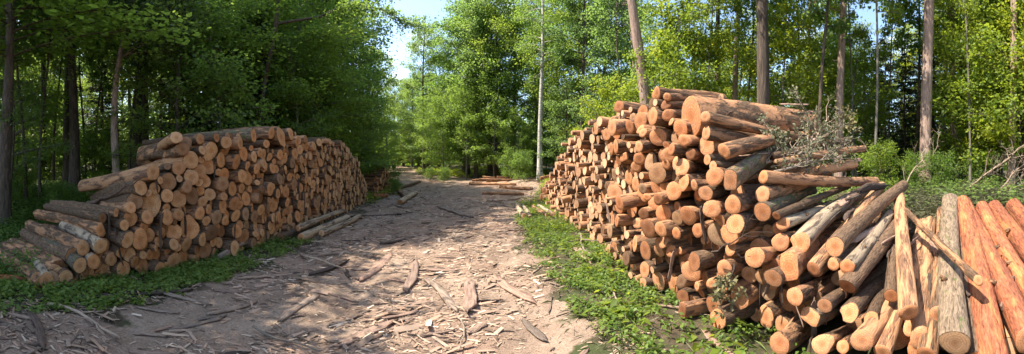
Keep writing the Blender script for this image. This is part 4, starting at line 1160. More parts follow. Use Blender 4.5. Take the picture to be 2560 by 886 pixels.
for px, py, dia, px2, py2, xf, dx, L, var, side, lab in HR:
    p = PX(px, py, xf); d = math.hypot(p.x, p.y); r = dia / F * d / 2
    p.z = max(p.z, r * 0.7)
    dx, L = dx * 0.66, L * 0.70
    q = PX(px2, py2, xf + dx)
    dr = (q - p).normalized()
    # a log bends little: keep the wilder directions within reason
    if 0 < dx < 0.9 and (abs(dr.y) > 0.45 or abs(dr.z) > 0.3): dr = Vector((math.copysign(1, dx), max(-0.3, min(0.45, dr.y)), max(-0.15, min(0.25, dr.z)))).normalized()
    o = place_log('piled_log', p, p + dr * L, r, var, side, 'cut_old' if 'dark sawn' in lab else 'cut_pink', lab, GR)
    for k in range(len(lab) % 4): stub(o, 0.2 + 0.23 * k + 0.01 * (len(lab) % 7), len(lab) * 1.7 + k * 2.3)
    if dx > 0 and xf < 3.6 and 'pole lying' not in lab: fixed_r.append((p.y, p.z, r * 0.95))
PROF_R = [(-1.4, 0.2), (0.1, 0.2), (0.6, 0.25), (1.0, 0.42), (1.5, 0.72), (2.0, 1.0), (2.4, 1.35), (2.8, 1.9), (3.15, 2.15), (3.5, 2.6), (5.2, 2.9), (7.7, 3.08), (9.0, 2.95), (10, 2.6), (11.3, 1.95), (13, 1.45), (14, 0.9)]
cr_ = pack(fixed_r, -1.4, 14.0, PROF_R, 280, 0.05, 0.15, 6, 0.86, 1.6)
order = sorted(range(len(cr_)), key=lambda i: (math.hypot(cr_[i][0], face_r(cr_[i][0])) / cr_[i][2] ** 0.5) + (50 if cr_[i][0] < 0.2 else 0))
far_logs = []
for rank, i in enumerate(order):
    y, z, r = cr_[i]
    x = face_r(y) + rl.gauss(0.03, 0.13) + (0.25 if y < 2.3 else 0)
    p = Vector((x, y, z + 0.02))
    k = 0.5 if y < 3 else 1.0
    dr = Vector((1, math.tan(R(np.interp(y, [0, 3, 12], [7, 2, -8]))) + rl.gauss(0, 0.10), rl.gauss(0.02, 0.05))).normalized()
    L = rl.uniform(1.9, 2.4)
    side = pick(rl, [('log_half', 0.45), ('log_bark', 0.33), ('log_bare', 0.22)])
    var = rl.randrange(N_VAR if rl.random() < 0.6 else 9)
    cut = 'cut_old' if rl.random() < 0.2 else 'cut_pink'
    if rank < 300 - len(HR):
        top = np.interp(y, *zip(*PROF_R))
        zone = 'at its slope' if y < 2.2 else 'at its broken end' if y < 3.4 else 'in its middle' if y < 6 else 'on its far half'
        place_log('piled_log', p, p + dr * L, r, var, side, cut,
                  f'{"weathered " if cut == "cut_old" else ""}{size_word(r)} {LOOK[side]} log {row_word(z, top)} in sunlit pile {zone}', GR)
    else:
        far_logs.append((p, p + dr * L, r, var, side, 'cut_pink'))
if far_logs: log_mass('far_piled_logs', far_logs, 'countless small log ends on the far half of the sunlit pile')

# pale billets past the low end of the tall pile
GB = 'pale billets stacked beyond the tall pile'
for k in range(22):
    c, rw = k % 6, k // 6
    x = 6.1 + 0.12 * rw + rl.gauss(0, 0.08); y = 15.0 + c * 0.42 + 0.2 * (rw % 2); z = 0.17 + rw * 0.31
    p = Vector((x, y, z + float(gz(x, y))))
    place_log('pale_billet', p, p + Vector((1.4, -0.1 + rl.gauss(0, 0.12), rl.gauss(0, 0.03))), 0.16 + 0.03 * rl.random(), rl.choice([9, 10, 11, 13, 4]), 'log_bare', 'cut_pink',
              f'pale cleft billet in the {["lowest", "second", "third", "topmost"][rw]} row beyond the tall pile', GB)
place_log('pale_pole', PX(1350, 446, 5.6), PX(1404, 432, 7.0), 0.07, 3, 'log_bare', 'cut_pink', 'pale crooked pole sticking out over the billets', None)

# logs lying singly on the ground
def ground_log(px, py, px2, py2, dia, var, side, lab, grp, name='lying_log', lift=0.0):
    a, b = G(px, py), G(px2, py2)
    r = dia / F * math.hypot(a.x, a.y) / 2
    a.z += r * 0.9 + lift; b.z += r * 0.9 + lift
    place_log(name, a, b, r, var, side, 'cut_tan', lab, grp)
GP = 'slender poles lying along the foot of the shaded stack'
ground_log(752, 606, 868, 552, 23, 2, 'log_grey', 'middle pole of the three lying along the stack foot', GP)
ground_log(803, 592, 900, 546, 17, 5, 'log_grey', 'pole lying outermost on the track along the stack foot', GP)
ground_log(745, 596, 858, 545, 16, 1, 'log_grey', 'pole lying on top of the others at the stack foot', GP, lift=0.16)
ground_log(700, 606, 790, 570, 24, 7, 'log_bark', 'dark barked log half under the poles at the stack foot', GP)
ground_log(1311, 548, 1292, 518, 16, 4, 'log_grey', 'short grey log lying on the track beside the green verge', 'short logs by the green verge')
ground_log(1325, 550, 1308, 520, 12, 6, 'log_grey', 'thinner short log lying against the short grey one', 'short logs by the green verge')
ground_log(1368, 543, 1330, 520, 12, 3, 'log_half', 'short log in the greenery next to the tall pile', 'short logs by the green verge')
ground_log(1382, 543, 1346, 519, 13, 8, 'log_grey', 'second short log in the greenery touching the tall pile', 'short logs by the green verge')
ground_log(1000, 512, 1040, 487, 14, 9, 'log_grey', 'crooked short log beside the far end of the shaded stack', None)
ground_log(1015, 500, 995, 484, 12, 5, 'log_half', 'short log behind the crooked one at the track edge', None)
ground_log(932, 497, 968, 494, 12, 2, 'log_red', 'reddish log lying at the corner of the second stack', None)
ground_log(985, 478, 1050, 455, 8, 2, 'log_bark', 'dark log lying across the verge by the second stack', None)
ground_log(1205, 487, 1310, 489, 8, 1, 'log_bare', 'single pale pole lying across the clearing', None)
ground_log(1175, 462, 1290, 464, 8, 4, 'log_bare', 'long pale pole at the front of the felled heap', 'felled poles heaped at the back of the clearing')
ground_log(1250, 471, 1330, 474, 8, 6, 'log_half', 'half-barked pole in front of the bush at the felled heap', 'felled poles heaped at the back of the clearing')
for i in range(8):
    a = G(1180 + i * 9, 455 + (i % 3) * 2)
    place_log('felled_pole', a + Vector((0, 0, 0.12 + 0.1 * (i % 4))), a + Vector((2.6 + 0.4 * (i % 3), rl.gauss(0, 0.5), 0.12 + 0.06 * (i % 3))), 0.09, i, 'log_half', 'cut_pink',
              'thin pole in the felled heap at the back of the clearing', 'felled poles heaped at the back of the clearing')
ground_log(95, 716, 0, 712, 28, 11, 'log_red', 'reddish weathered log lying behind the nettles', None)
# cleft plank in the nettles
place_log('cleft_plank', P(56, 600, 7.2), P(-40, 612, 6.6), 0.06, 13, 'log_bare', 'cut_pink', 'pale cleft plank sticking out of the nettles', None)

# ---------------------------------------------------------------- bark, sticks and litter
STRIP = {}
def strip_mesh(var, mat, wide):
    """a torn strip of bark, 1 long (Y), curled across, thin but solid"""
    key = (var, mat, wide)
    if key in STRIP: return STRIP[key]
    rg = np.random.default_rng(300 + var)
    n, m = 9, 4
    t = np.linspace(-0.5, 0.5, n); s = np.linspace(-1, 1, m)
    wv = wide * (0.75 + 0.35 * rg.uniform(0.2, 1, n)); wv[0] *= rg.uniform(0.15, 0.8); wv[-1] *= rg.uniform(0.1, 0.7)
    mid = 0.05 * np.sin(t * rg.uniform(2, 6) + rg.uniform(0, 6)) * rg.uniform(0.2, 1)
    curl = rg.uniform(0.05, 0.32) * rg.choice([1, 1, -1]); lift = rg.uniform(0.0, 0.05)
    X = mid[:, None] + wv[:, None] * s[None] * 0.5 + rg.normal(0, 0.05 * wide, (n, m))
    Y = t[:, None] + rg.normal(0, 0.012, (n, m)) + np.where((np.arange(n) % (n - 1) == 0)[:, None], rg.normal(0, 0.05, (n, m)), 0)
    Z = wide * curl * (0.5 - s[None] ** 2 * 0.5) * (0.7 + 0.5 * rg.uniform(0, 1, (n, 1))) + lift * (t[:, None] ** 2) * 1.2 + 0.012 + rg.normal(0, 0.004, (n, m))
    if curl < 0: Z = Z - Z.min() + 0.006
    top = np.stack([X, Y, Z], -1).reshape(-1, 3)
    bot = top - np.array([0, 0, 0.022])
    i = np.arange(n * m).reshape(n, m)
    q = np.stack([i[:-1, :-1], i[:-1, 1:], i[1:, 1:], i[1:, :-1]], -1).reshape(-1, 4)
    k = n * m
    rim = np.concatenate([i[0], i[1:, -1], i[-1, -2::-1], i[-2:0:-1, 0]])
    rn = np.roll(rim, -1)
    STRIP[key] = mesh_np('bark_strip', np.vstack([top, bot]), [np.vstack([q, q[:, ::-1] + k, np.stack([rim, rim + k, rn + k, rn], -1)])], M[mat], None, False)
    return STRIP[key]

def stick_mesh(var, mat='stick'):
    key = ('stick', var, mat)
    if key in STRIP: return STRIP[key]
    rg = np.random.default_rng(500 + var)
    n = 9; t = np.linspace(-0.5, 0.5, n)
    pts = np.stack([0.06 * np.sin(t * 5 + rg.uniform(0, 6)) * rg.uniform(0.3, 1.2) + rg.normal(0, 0.008, n), t, 0.012 + 0.02 * np.sin(t * 4 + rg.uniform(0, 6)) ** 2], -1)
    ac = Acc(); v, q, c = tube(pts, np.linspace(0.017, 0.008, n), 6, True); ac.add(v, q, c)
    for k in range(rg.integers(0, 3)):
        i = rg.integers(3, 7); d = np.array([rg.choice([-1, 1]) * rg.uniform(0.1, 0.2), rg.uniform(0.05, 0.2), rg.uniform(0, 0.06)])
        v, q, c = tube(np.stack([pts[i], pts[i] + d * 0.5, pts[i] + d]), [0.009, 0.006, 0.003], 5, True); ac.add(v, q, c)
    STRIP[key] = ac.mesh('stick', M[mat])
    return STRIP[key]

def lay(name, me, a, b, zlift, label, cat, group, wk=1.0, roll=0.0):
    a, b = Vector(a), Vector(b)
    c = (a + b) / 2; d = b - a
    o = link(name, me)
    o.location = c + Vector((0, 0, zlift))
    o.rotation_mode = 'QUATERNION'
    o.rotation_quaternion = d.to_track_quat('Y', 'Z') @ Matrix.Rotation(roll, 4, 'Y').to_quaternion()
    o.scale = (d.length * wk, d.length, d.length)
    tag(o, label, cat, group)
    return o

GK = 'bark strips lying on the track'
# strips and sticks one can single out: both ends in pixels, width over length, material
for px, py, px2, py2, wk, mat, lab in (
 (1020, 728, 1042, 655, 0.08, 'strip_red', 'straight reddish bark slat pointing along the middle of the track'),
 (1062, 706, 1152, 784, 0.08, 'strip_grey', 'long pale bark slat lying slantwise in the sunny patch of track'),
 (1170, 785, 1178, 708, 0.13, 'strip_red', 'broad pinkish bark piece in the sunny patch of track'),
 (845, 868, 985, 808, 0.13, 'strip_red', 'broad torn bark sheet beside the shady hollow of the track'),
 (702, 806, 790, 742, 0.13, 'strip_grey', 'broad grey bark sheet on the shaded side of the track'),
 (955, 612, 1075, 588, 0.08, 'strip_dark', 'long dark bark strip across the middle of the track'),
 (1310, 806, 1365, 858, 0.17, 'strip_grey', 'wide curled bark slab near the green verge'),
 (1170, 840, 1212, 812, 0.35, 'strip_grey', 'square bark piece below the sunny patch of track'),
 (1060, 770, 1190, 800, 0.07, 'strip_grey', 'thin bark sliver below the long pale slat'),
 (72, 790, 118, 880, 0.10, 'strip_dark', 'dark upright bark splinter beside the long grey branch'),
 (250, 745, 420, 718, 0.10, 'strip_dark', 'rolled dark bark piece along the nettles'),
 (330, 740, 480, 728, 0.07, 'strip_dark', 'long bark strip between nettles and track'),
 (395, 735, 520, 765, 0.08, 'strip_grey', 'grey bark strip at the track edge by the nettles'),
 (600, 700, 720, 690, 0.10, 'strip_grey', 'sunlit grey bark strip beside the stack foot'),
 (520, 790, 640, 760, 0.12, 'strip_grey', 'grey bark sheet in the sun flecks'),
 (430, 830, 560, 800, 0.10, 'strip_grey', 'grey bark sheet among thin slivers'),
 (1100, 520, 1180, 545, 0.07, 'strip_grey', 'grey bark strip beyond the long dark one'),
 (880, 545, 1000, 538, 0.06, 'strip_dark', 'dark bark strip in front of the far stack end'),
 (1230, 505, 1300, 498, 0.07, 'strip_grey', 'grey bark strip before the single pale pole'),
 (1290, 720, 1400, 700, 0.08, 'strip_red', 'reddish bark shreds at the edge of the green verge'),
 (1240, 700, 1330, 760, 0.12, 'strip_red', 'torn pinkish bark piece between track and verge'),
 (780, 690, 870, 655, 0.09, 'strip_dark', 'dark bark strip on the shaded half of the track'),
 (900, 705, 980, 640, 0.10, 'strip_red', 'reddish bark strip beside the straight reddish slat'),
 (1640, 765, 1755, 780, 0.07, 'strip_red', 'reddish bark shred at the foot of the sunlit pile'),
 (1760, 835, 1840, 905, 0.12, 'strip_red', 'reddish bark slab at the broken end of the pile'),
 (1430, 600, 1470, 660, 0.08, 'strip_grey', 'grey branch piece in the verge at the pile foot'),
):
    a, b = G(px, py), G(px2, py2)
    lay('bark_strip', strip_mesh(hash(lab) % 7 if False else len(lab) % 9, mat, wk), a, b, 0.015, lab, 'bark', GK)
for px, py, px2, py2, lab in ((128, 768, 312, 856, 'long grey branch lying at the nettle edge of the track'),
                              (632, 828, 800, 890, 'long pale stick at the near edge of the track'),
                              (1148, 800, 1158, 886, 'thin forked stick standing out on the bare dirt'),
                              (250, 658, 345, 705, 'thin grey branch leaning against the stack end'),
                              (1515, 715, 1560, 780, 'crooked stick in the green verge'),
                              (1690, 785, 1790, 800, 'white peeled stick at the foot of the sunlit pile'),
                              (760, 640, 860, 690, 'thin stick on the shaded half of the track'),
                              (1440, 590, 1480, 650, 'grey stick lying in the verge below the pile')):
    a, b = G(px, py), G(px2, py2)
    lay('fallen_stick', stick_mesh(len(lab) % 7), a, b, 0.02, lab, 'stick', 'sticks lying on the ground')

rb = random.Random(21)
def where(x, y):
    s = 'by the nettles' if x < edge_l(y) + 0.7 else 'by the green verge' if x > edge_r(y) - 0.6 else 'on the bare track'
    return s + (' near the stack ends' if y < 4.5 else ' between the two piles' if y < 9 else ' towards the clearing')
n = 0
while n < 235:
    y = 1.0 + 17 * rb.random() ** 1.8; x = rb.uniform(float(edge_l(y)) - 0.15, float(edge_r(y)) + 0.25)
    L = rb.uniform(0.14, 0.5) * (1 if y < 9 else 1.4)
    a = rb.gauss(0.35 if rb.random() < 0.6 else 1.5, 0.5)
    wk = rb.choice([0.05, 0.06, 0.08, 0.10, 0.13, 0.17]); mat = rb.choice(['strip_grey', 'strip_grey', 'strip_grey', 'strip_red', 'strip_red', 'strip_dark'])
    dx, dy = math.cos(a) * L / 2, math.sin(a) * L / 2
    p = (x - dx, y - dy, float(gz(x - dx, y - dy))); q = (x + dx, y + dy, float(gz(x + dx, y + dy)))
    col = {'strip_grey': 'grey', 'strip_red': 'reddish', 'strip_dark': 'dark'}[mat]
    lay('bark_strip', strip_mesh(rb.randrange(9), mat, wk), p, q, 0.012, f'{"long" if L > 0.45 else "short"} {"broad" if wk > 0.09 else "narrow"} {col} bark strip lying {where(x, y)}', 'bark', GK, 1.0, rb.gauss(0, 0.12))
    n += 1

def litter():
    """chips, slivers and crumbs too small to pick apart"""
    rg = np.random.default_rng(33)
    n = 80000
    y = 0.6 + 26 * rg.uniform(0, 1, n) ** 2.1
    x = edge_l(y) - 0.5 + (edge_r(y) - edge_l(y) + 1.0) * rg.uniform(0, 1, n)
    dens = 0.5 + 0.5 * np.sin(x * 1.9 + 2 * np.sin(y * 1.1)) * np.sin(y * 1.45 + 0.8 * np.sin(x * 2.2)) + 0.18 * np.sin(x * 6 + y * 5)
    dens += 0.35 * np.exp(-((x - 0.1 - 0.03 * y) / 0.6) ** 2)
    k = rg.uniform(0, 1, n) < np.clip(dens * 0.9 - 0.05, 0.05, 1)
    x, y = x[k], y[k]; n = len(x)
    L = rg.lognormal(-3.1, 0.62, n) * (1 + y * 0.03); L = np.minimum(L, 0.30)
    wd = L * rg.uniform(0.05, 0.28, n)
    a = np.where(rg.uniform(0, 1, n) < 0.55, rg.normal(0.3, 0.5, n), rg.uniform(0, 3.14, n))
    z = gz(x, y) + 0.004
    d = np.stack([np.cos(a), np.sin(a), rg.normal(0, 0.12, n)], -1); s = np.stack([-np.sin(a), np.cos(a), rg.normal(0, 0.3, n)], -1)
    c = np.stack([x, y, z], -1) + np.array([0, 0, 1.0]) * (np.abs(d[:, 2:]) * L[:, None] * 0.4 + np.abs(s[:, 2:]) * wd[:, None] * 0.5)
    e = d * L[:, None] / 2; f = s * wd[:, None] / 2; up = np.array([0, 0, 1.0]) * (0.004 + wd[:, None] * 0.22)
    v = np.stack([c - e - f * 0.6, c - e * 0.9 + f, c + e - f * 0.7, c + e * 0.85 + f * 0.8, c - e * 0.1 + up, c + e * 0.5 + up * 0.8], 1).reshape(-1, 3)
    i = np.arange(n)[:, None] * 6
    t = np.concatenate([i + np.array([p]) for p in ((0, 2, 5), (0, 5, 4), (0, 4, 1), (1, 4, 5), (1, 5, 3), (5, 2, 3))])
    tag(link('bark_litter', mesh_np('bark_litter', v, [t], M['chips'], None, False)), 'countless bark chips and slivers strewn over the track', kind='stuff')
litter()

# ---------------------------------------------------------------- low plants
def herbs(name, xs, ys, hmin, hmax, nl, ls, mat, seed, label, width=0.36):
    rg = np.random.default_rng(seed)
    m = len(xs); h = rg.uniform(hmin, hmax, m)
    base = np.stack([xs, ys, gz(xs, ys)], -1)
    lean = rg.normal(0, 0.18, (m, 2))
    tt = np.tile(np.linspace(0.35, 1.0, nl), (m, 1)) + rg.normal(0, 0.05, (m, nl))
    az = rg.uniform(0, 6.28, (m, 1)) + np.arange(nl)[None] * 2.2 + rg.normal(0, 0.3, (m, nl))
    pos = base[:, None] + np.stack([lean[:, :1] * h[:, None] * tt, lean[:, 1:] * h[:, None] * tt, h[:, None] * tt], -1)
    size = ls * rg.uniform(0.6, 1.35, (m, nl)) * (1.15 - 0.35 * tt)
    rad = (0.25 + 0.9 * rg.uniform(0, 1, (m, nl))) * ls * 0.8
    pos += np.stack([np.cos(az) * rad, np.sin(az) * rad, -0.1 * rad], -1)
    dr = np.stack([np.cos(az), np.sin(az), rg.normal(-0.15, 0.3, (m, nl))], -1)
    nr = np.array([0, 0, 1.0]) + rg.normal(0, 0.35, (m, nl, 3))
    v, t = leaf_faces(pos.reshape(-1, 3), dr.reshape(-1, 3), nr.reshape(-1, 3), size.ravel(), width, rg)
    # stems: a thin upright blade for every plant
    top = base + np.stack([lean[:, 0] * h, lean[:, 1] * h, h], -1)
    sv = np.stack([base + [0.004, 0, 0], base - [0.004, 0, 0], top], 1).reshape(-1, 3)
    st = np.arange(m)[:, None] * 3 + np.array([[0, 1, 2]]) + len(v)
    tag(link(name, mesh_np(name, np.vstack([v, sv]), [np.vstack([t, st])], M[mat], None, False)), label, kind='stuff')

def scatter(n, x0, x1, y0, y1, keep, seed):
    rg = np.random.default_rng(seed)
    x = rg.uniform(x0, x1, n); y = rg.uniform(y0, y1, n)
    k = rg.uniform(0, 1, n) < keep(x, y)
    return x[k], y[k]
FL = np.vectorize(face_l); FR = np.vectorize(face_r)
patch = lambda x, y: np.clip(0.42 + 0.72 * np.sin(x * 2.7 + 1.5 * np.sin(y * 2.1)) * np.sin(y * 2.3 + 0.5) + 0.3 * np.sin(x * 7 + y * 6), 0.06, 1)
edgeL = lambda x, y: sst((edge_l(y) + 0.10 - x) / 0.35) * (0.3 + 0.7 * patch(x, y))
x, y = scatter(7000, -6.2, -2.2, 0.8, 7.6, lambda x, y: edgeL(x, y) * (x > FL(y) - 0.7) * np.where(y > 5.6, 0.5, 1), 61)
herbs('nettle_strip', x, y, 0.04, 0.14, 15, 0.062, 'herb', 62, 'green nettles and herbs between shaded stack and track')
x, y = scatter(9000, -13, -4.0, -3.0, 8.5, lambda x, y: (x < FL(np.maximum(y, 0)) - 0.2) * (0.35 + 0.65 * patch(x * 0.6, y * 0.6)) * np.where((y > 3.2) & (x > -6.2), 0, 1), 63)
herbs('nettle_bed', x, y, 0.12, 0.42, 14, 0.085, 'herb', 64, 'bed of green nettles beyond the sloping stack end')
edgeR = lambda x, y: sst((x - edge_r(y) + 0.05) / 0.4) * patch(x * 1.1, y * 0.9 + 2)
x, y = scatter(8200, 1.2, 5.4, 1.4, 16, lambda x, y: edgeR(x, y) * (x < FR(y) + 0.25) * np.where(y < 2.1, 0.35, 1), 65)
herbs('green_verge', x, y, 0.04, 0.17, 15, 0.055, 'herb', 66, 'patchy green herbs between track and sunlit pile')
x, y = scatter(1800, 1.2, 5.4, 1.4, 16, lambda x, y: edgeR(x, y) * (x < FR(y) + 0.1), 75)
herbs('verge_grass', x, y, 0.05, 0.16, 9, 0.17, 'herb', 76, 'thin grass blades in the green verge by the sunlit pile', 0.04)
x, y = scatter(1500, 1.0, 4.5, 1.4, 12, lambda x, y: edgeR(x + 0.15, y) * (x < FR(y)), 77)
herbs('dry_stems', x, y, 0.02, 0.12, 6, 0.15, 'wilted', 78, 'dry straw and dead stems in the green verge', 0.035)
x, y = scatter(420, 1.4, 5.0, 1.8, 13, lambda x, y: edgeR(x - 0.1, y) * (x < FR(y)), 79)
herbs('broad_weeds', x, y, 0.05, 0.2, 7, 0.12, 'leaf_bright', 80, 'broad-leaved weeds standing in the green verge', 0.3)
x, y = scatter(5200, 5.5, 20, -7, 13, lambda x, y: (0.25 + 0.75 * patch(x * 0.5, y * 0.5 + 1)) * (x > FR(np.clip(y, -2, 14)) + 2.4) * np.clip(1.2 - np.maximum(0, 1.2 - y) * 0.12, 0.3, 1), 67)
herbs('undergrowth', x, y, 0.10, 0.42, 14, 0.085, 'leaf_dark', 68, 'leafy undergrowth on the bank of the sunlit wood')
x, y = scatter(5200, -28, -6.5, 2, 30, lambda x, y: 0.25 + 0.75 * patch(x * 0.35, y * 0.35) - 0.4 * (x > -8), 69)
herbs('forest_herbs', x, y, 0.12, 0.5, 11, 0.12, 'leaf_dark', 70, 'sparse herbs on the shaded forest floor')
x, y = scatter(5200, 4.6, 11, -4.5, 2.2, lambda x, y: 0.3 + 0.7 * patch(x * 0.8, y * 0.8), 73)
herbs('dry_grass', x, y, 0.05, 0.26, 9, 0.16, 'wilted', 74, 'dry grass and twigs on the bank behind the reddish logs', 0.035)
def farkeep(x, y): return (1 - path_mask(x, y)) * (0.35 + 0.65 * patch(x * 0.4, y * 0.4))
x, y = scatter(7000, -9, 14, 14, 46, farkeep, 71)
herbs('clearing_grass', x, y, 0.12, 0.5, 11, 0.13, 'leaf_bright', 72, 'green growth along the verges of the clearing')

# ---------------------------------------------------------------- brushwood
def branch_thing(name, a, b, r, label, group, n_twig, twig_l, leaf_n, leaf_s, leaf_m, wood_m, seed, sagz=0.0, width=0.3):
    """a cut branch: stem, twigs (one mesh) and, as a part of its own, its leaves"""
    rg = np.random.default_rng(seed)
    a, b = np.array(a), np.array(b); L = np.linalg.norm(b - a)
    t = np.linspace(0, 1, 9)
    pts = (b - a)[None] * t[:, None] + np.stack([rg.normal(0, 0.02 * L, 9), rg.normal(0, 0.02 * L, 9), sagz * np.sin(t * np.pi) + rg.normal(0, 0.012 * L, 9)], -1)
    ac = Acc(); v, q, c = tube(pts, np.linspace(r, r * 0.25, 9), 7, True); ac.add(v, q, c)
    LP, LD = [], []
    for k in range(n_twig):
        u = rg.uniform(0.15, 1); p = np.array([np.interp(u, t, pts[:, j]) for j in range(3)])
        d = unit((b - a) / L * 0.6 + rg.normal(0, 0.6, 3) + np.array([0, 0, 0.15])) * twig_l * rg.uniform(0.4, 1.2)
        e = p + d; mid = (p + e) / 2 + rg.normal(0, 0.05 * twig_l, 3)
        v, q, c = tube(np.stack([p, mid, e]), [r * 0.35, r * 0.22, 0.002], 4); ac.add(v, q)
        for s_ in range(3):
            g = mid + (e - mid) * rg.uniform(0, 1); e2 = g + unit(d + rg.normal(0, 0.5, 3) * twig_l) * twig_l * rg.uniform(0.2, 0.5)
            v, q, c = tube(np.stack([g, e2]), [r * 0.15 + 0.001, 0.0015], 3); ac.add(v, q)
            if leaf_n:
                LP.append(g + (e2 - g) * rg.uniform(0.1, 1, (leaf_n, 1)) + rg.normal(0, 0.02, (leaf_n, 3))); LD.append(np.repeat((e2 - g)[None], leaf_n, 0) * 2 + rg.normal(0, 0.12, (leaf_n, 3)))
    o = link(name, ac.mesh(name, M[wood_m])); o.location = a
    tag(o, label, 'branch', group)
    if leaf_n:
        p, d = np.vstack(LP), np.vstack(LD)
        v, tt = leaf_faces(p, d, rg.normal(0, 1, p.shape), rg.uniform(0.5, 1.3, len(p)) * leaf_s, width, rg)
        link('foliage', mesh_np('foliage', v, [tt], M[leaf_m], None, False), o)
    return o
GQ = 'cut brushwood lying on the tall pile'
for i, (px, py, px2, py2, x1, x2, r, nt_, tl, ln, ls, lm, lab) in enumerate((
 (1990, 420, 2080, 285, 3.7, 4.5, 0.022, 18, 0.36, 9, 0.045, 'wilted', 'grey-leaved brushwood standing up from the back of the pile'),
 (2080, 400, 2020, 290, 4.3, 4.3, 0.018, 16, 0.36, 9, 0.042, 'wilted', 'upright wilted brushwood beside the straight brown pine'),
 (1880, 420, 2050, 355, 3.2, 4.2, 0.020, 18, 0.32, 6, 0.045, 'wilted', 'wilted branch lying along the mossy log'),
 (1940, 430, 2075, 395, 3.15, 4.0, 0.018, 20, 0.35, 6, 0.045, 'wilted', 'half-bare twiggy branch above the smooth tan log'),
 (1905, 300, 1935, 340, 3.5, 3.6, 0.010, 9, 0.18, 12, 0.05, 'wilted', 'small wilted sprig hanging over the huge top log'),
 (2090, 330, 2110, 300, 4.5, 4.8, 0.012, 14, 0.28, 8, 0.042, 'wilted', 'tuft of wilted twigs at the back of the pile'),
 (1985, 385, 2110, 375, 3.6, 4.6, 0.016, 16, 0.35, 4, 0.045, 'wilted', 'mostly bare branch crossing the brushwood'))):
    branch_thing('cut_branch', PX(px, py, x1), PX(px2, py2, x2), r, lab, GQ, nt_, tl, ln, ls, lm, 'stick', 900 + i)
branch_thing('cut_branch', PX(1838, 660, 2.55), PX(1800, 770, 2.45), 0.010, 'wilted leafy branch hanging down the broken end of the pile', GQ, 14, 0.11, 6, 0.05, 'wilted', 'strip_dark', 921)
branch_thing('cut_branch', PX(1780, 630, 2.5), PX(1880, 580, 2.6), 0.009, 'bare curved twig hanging in front of the pile', GQ, 5, 0.2, 0, 0.05, 'wilted', 'strip_dark', 922)
GD = 'dead branches heaped at the edge of the sunlit wood'
for i, (px, py, d1, px2, py2, d2, r, nt_, lab) in enumerate((
 (2420, 470, 9.5, 2590, 340, 8.5, 0.035, 16, 'thick dead branch rising over the dry heap'),
 (2490, 440, 9.0, 2600, 370, 9.0, 0.025, 14, 'forked dead branch over the dry heap'),
 (2380, 480, 9.8, 2510, 420, 9.0, 0.018, 14, 'thin dead branch lying low before the undergrowth'),
 (2250, 500, 8.6, 2325, 345, 8.8, 0.022, 6, 'bare broken stem leaning before the thick pinkish pine'),
 (2310, 420, 9.5, 2350, 330, 10.5, 0.012, 8, 'thin bare twig stem beside the thick pinkish pine'),
 (2210, 410, 9.0, 2150, 340, 9.3, 0.012, 8, 'thin bare arching stem near the crooked pale sapling'),
 (2440, 520, 7.6, 2560, 470, 7.8, 0.018, 16, 'dry twiggy branch lying on the bank above the reddish logs'),
 (2500, 505, 8.2, 2590, 430, 8.6, 0.016, 18, 'dry grey brush at the end of the reddish logs'))):
    p, q = P(px, py, d1), P(px2, py2, d2)
    p.z = min(p.z, float(gz(p.x, p.y)) + 0.03)
    branch_thing('dead_branch', p, q, r, lab, GD, nt_, 0.5, 0, 0.05, 'wilted', 'stick', 940 + i)

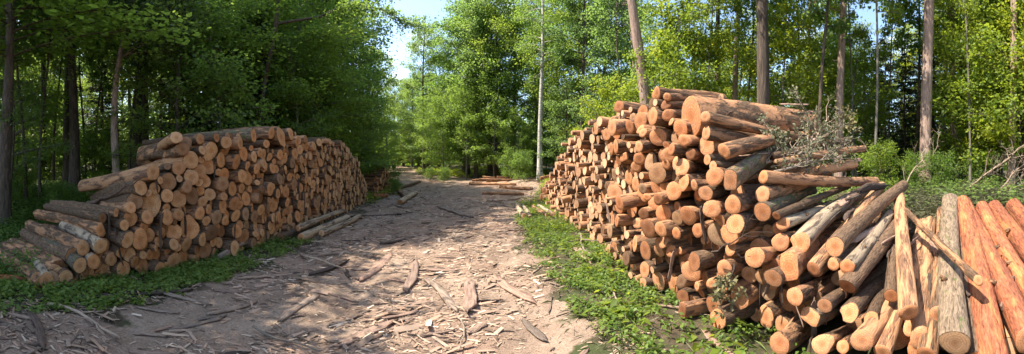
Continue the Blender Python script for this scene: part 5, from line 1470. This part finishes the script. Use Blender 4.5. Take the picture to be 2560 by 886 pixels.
# shreds of bark hanging in the sunlit pile and lying on the logs
GH = 'bark shreds caught between the piled logs'
for i in range(110):
    if i < 48:
        y = rb.uniform(1.2, 8.5); z = rb.uniform(0.15, max(0.3, float(np.interp(y, *zip(*PROF_R))) - 0.15)); x = face_r(y) - 0.02 + rb.gauss(0, 0.05)
        L = rb.uniform(0.15, 0.42); d = Vector((rb.gauss(0.1, 0.3), rb.gauss(0, 0.35), -1)).normalized() * L
        mat = rb.choice(['strip_dark', 'strip_dark', 'strip_red'])
        lab = f'{"long" if L > 0.38 else "short"} {"dark" if mat == "strip_dark" else "reddish"} bark shred hanging {"low" if z < 0.9 else "high"} on the sunlit pile {"slope" if y < 2.6 else "face"}'
    else:
        y = rb.uniform(-0.1, 2.9); x = rb.uniform(2.9, 4.6); z = float(np.interp(y, *zip(*PROF_R))) + 0.22 + 0.2 * (x - 2.8)
        L = rb.uniform(0.3, 0.8); d = Vector((1, rb.gauss(0.05, 0.25), 0.12)).normalized() * L
        mat = rb.choice(['strip_dark', 'strip_red', 'strip_dark'])
        lab = f'{"long" if L > 0.5 else "short"} {"dark" if mat == "strip_dark" else "reddish"} bark strip lying across logs {"by the lichened log" if y < 0.5 else "by the moss-patched log" if y < 1.2 else "by the rough thick-barked log" if y < 2 else "under the smooth tan log"}'
    a = Vector((x, y, z))
    lay('bark_shred', strip_mesh(rb.randrange(9), mat, rb.choice([0.07, 0.1, 0.14])), a, a + d, 0, lab, 'bark', GH, 1.0, rb.uniform(0, 3))
for i in range(16):
    y = rb.uniform(3.4, 9); z = rb.uniform(0.5, 1.9); x = face_l(y) + 0.06
    L = rb.uniform(0.25, 0.6); a = Vector((x, y, z)); d = Vector((0.03, rb.gauss(0, 0.25), -1)).normalized() * L
    lay('bark_shred', strip_mesh(rb.randrange(9), 'strip_dark', 0.08), a, a + d, 0, f'{"long" if L > 0.42 else "short"} dark bark shred hanging on the shaded stack face', 'bark', 'bark shreds on the shaded stack', 1.0, rb.uniform(0, 3))
branch_thing('cut_branch', P(222, 512, 5.9), P(352, 452, 5.15), 0.035, 'dark crooked branch lying over the sloping stack end', None, 3, 0.2, 0, 0.05, 'wilted', 'strip_dark', 960)
branch_thing('cut_branch', G(555, 655) + Vector((0, 0, 0.05)), G(690, 590) + Vector((0, 0, 0.12)), 0.07, 'gnarled dark root-like branch at the foot of the shaded stack', None, 5, 0.3, 0, 0.05, 'wilted', 'strip_grey', 961, 0.12)
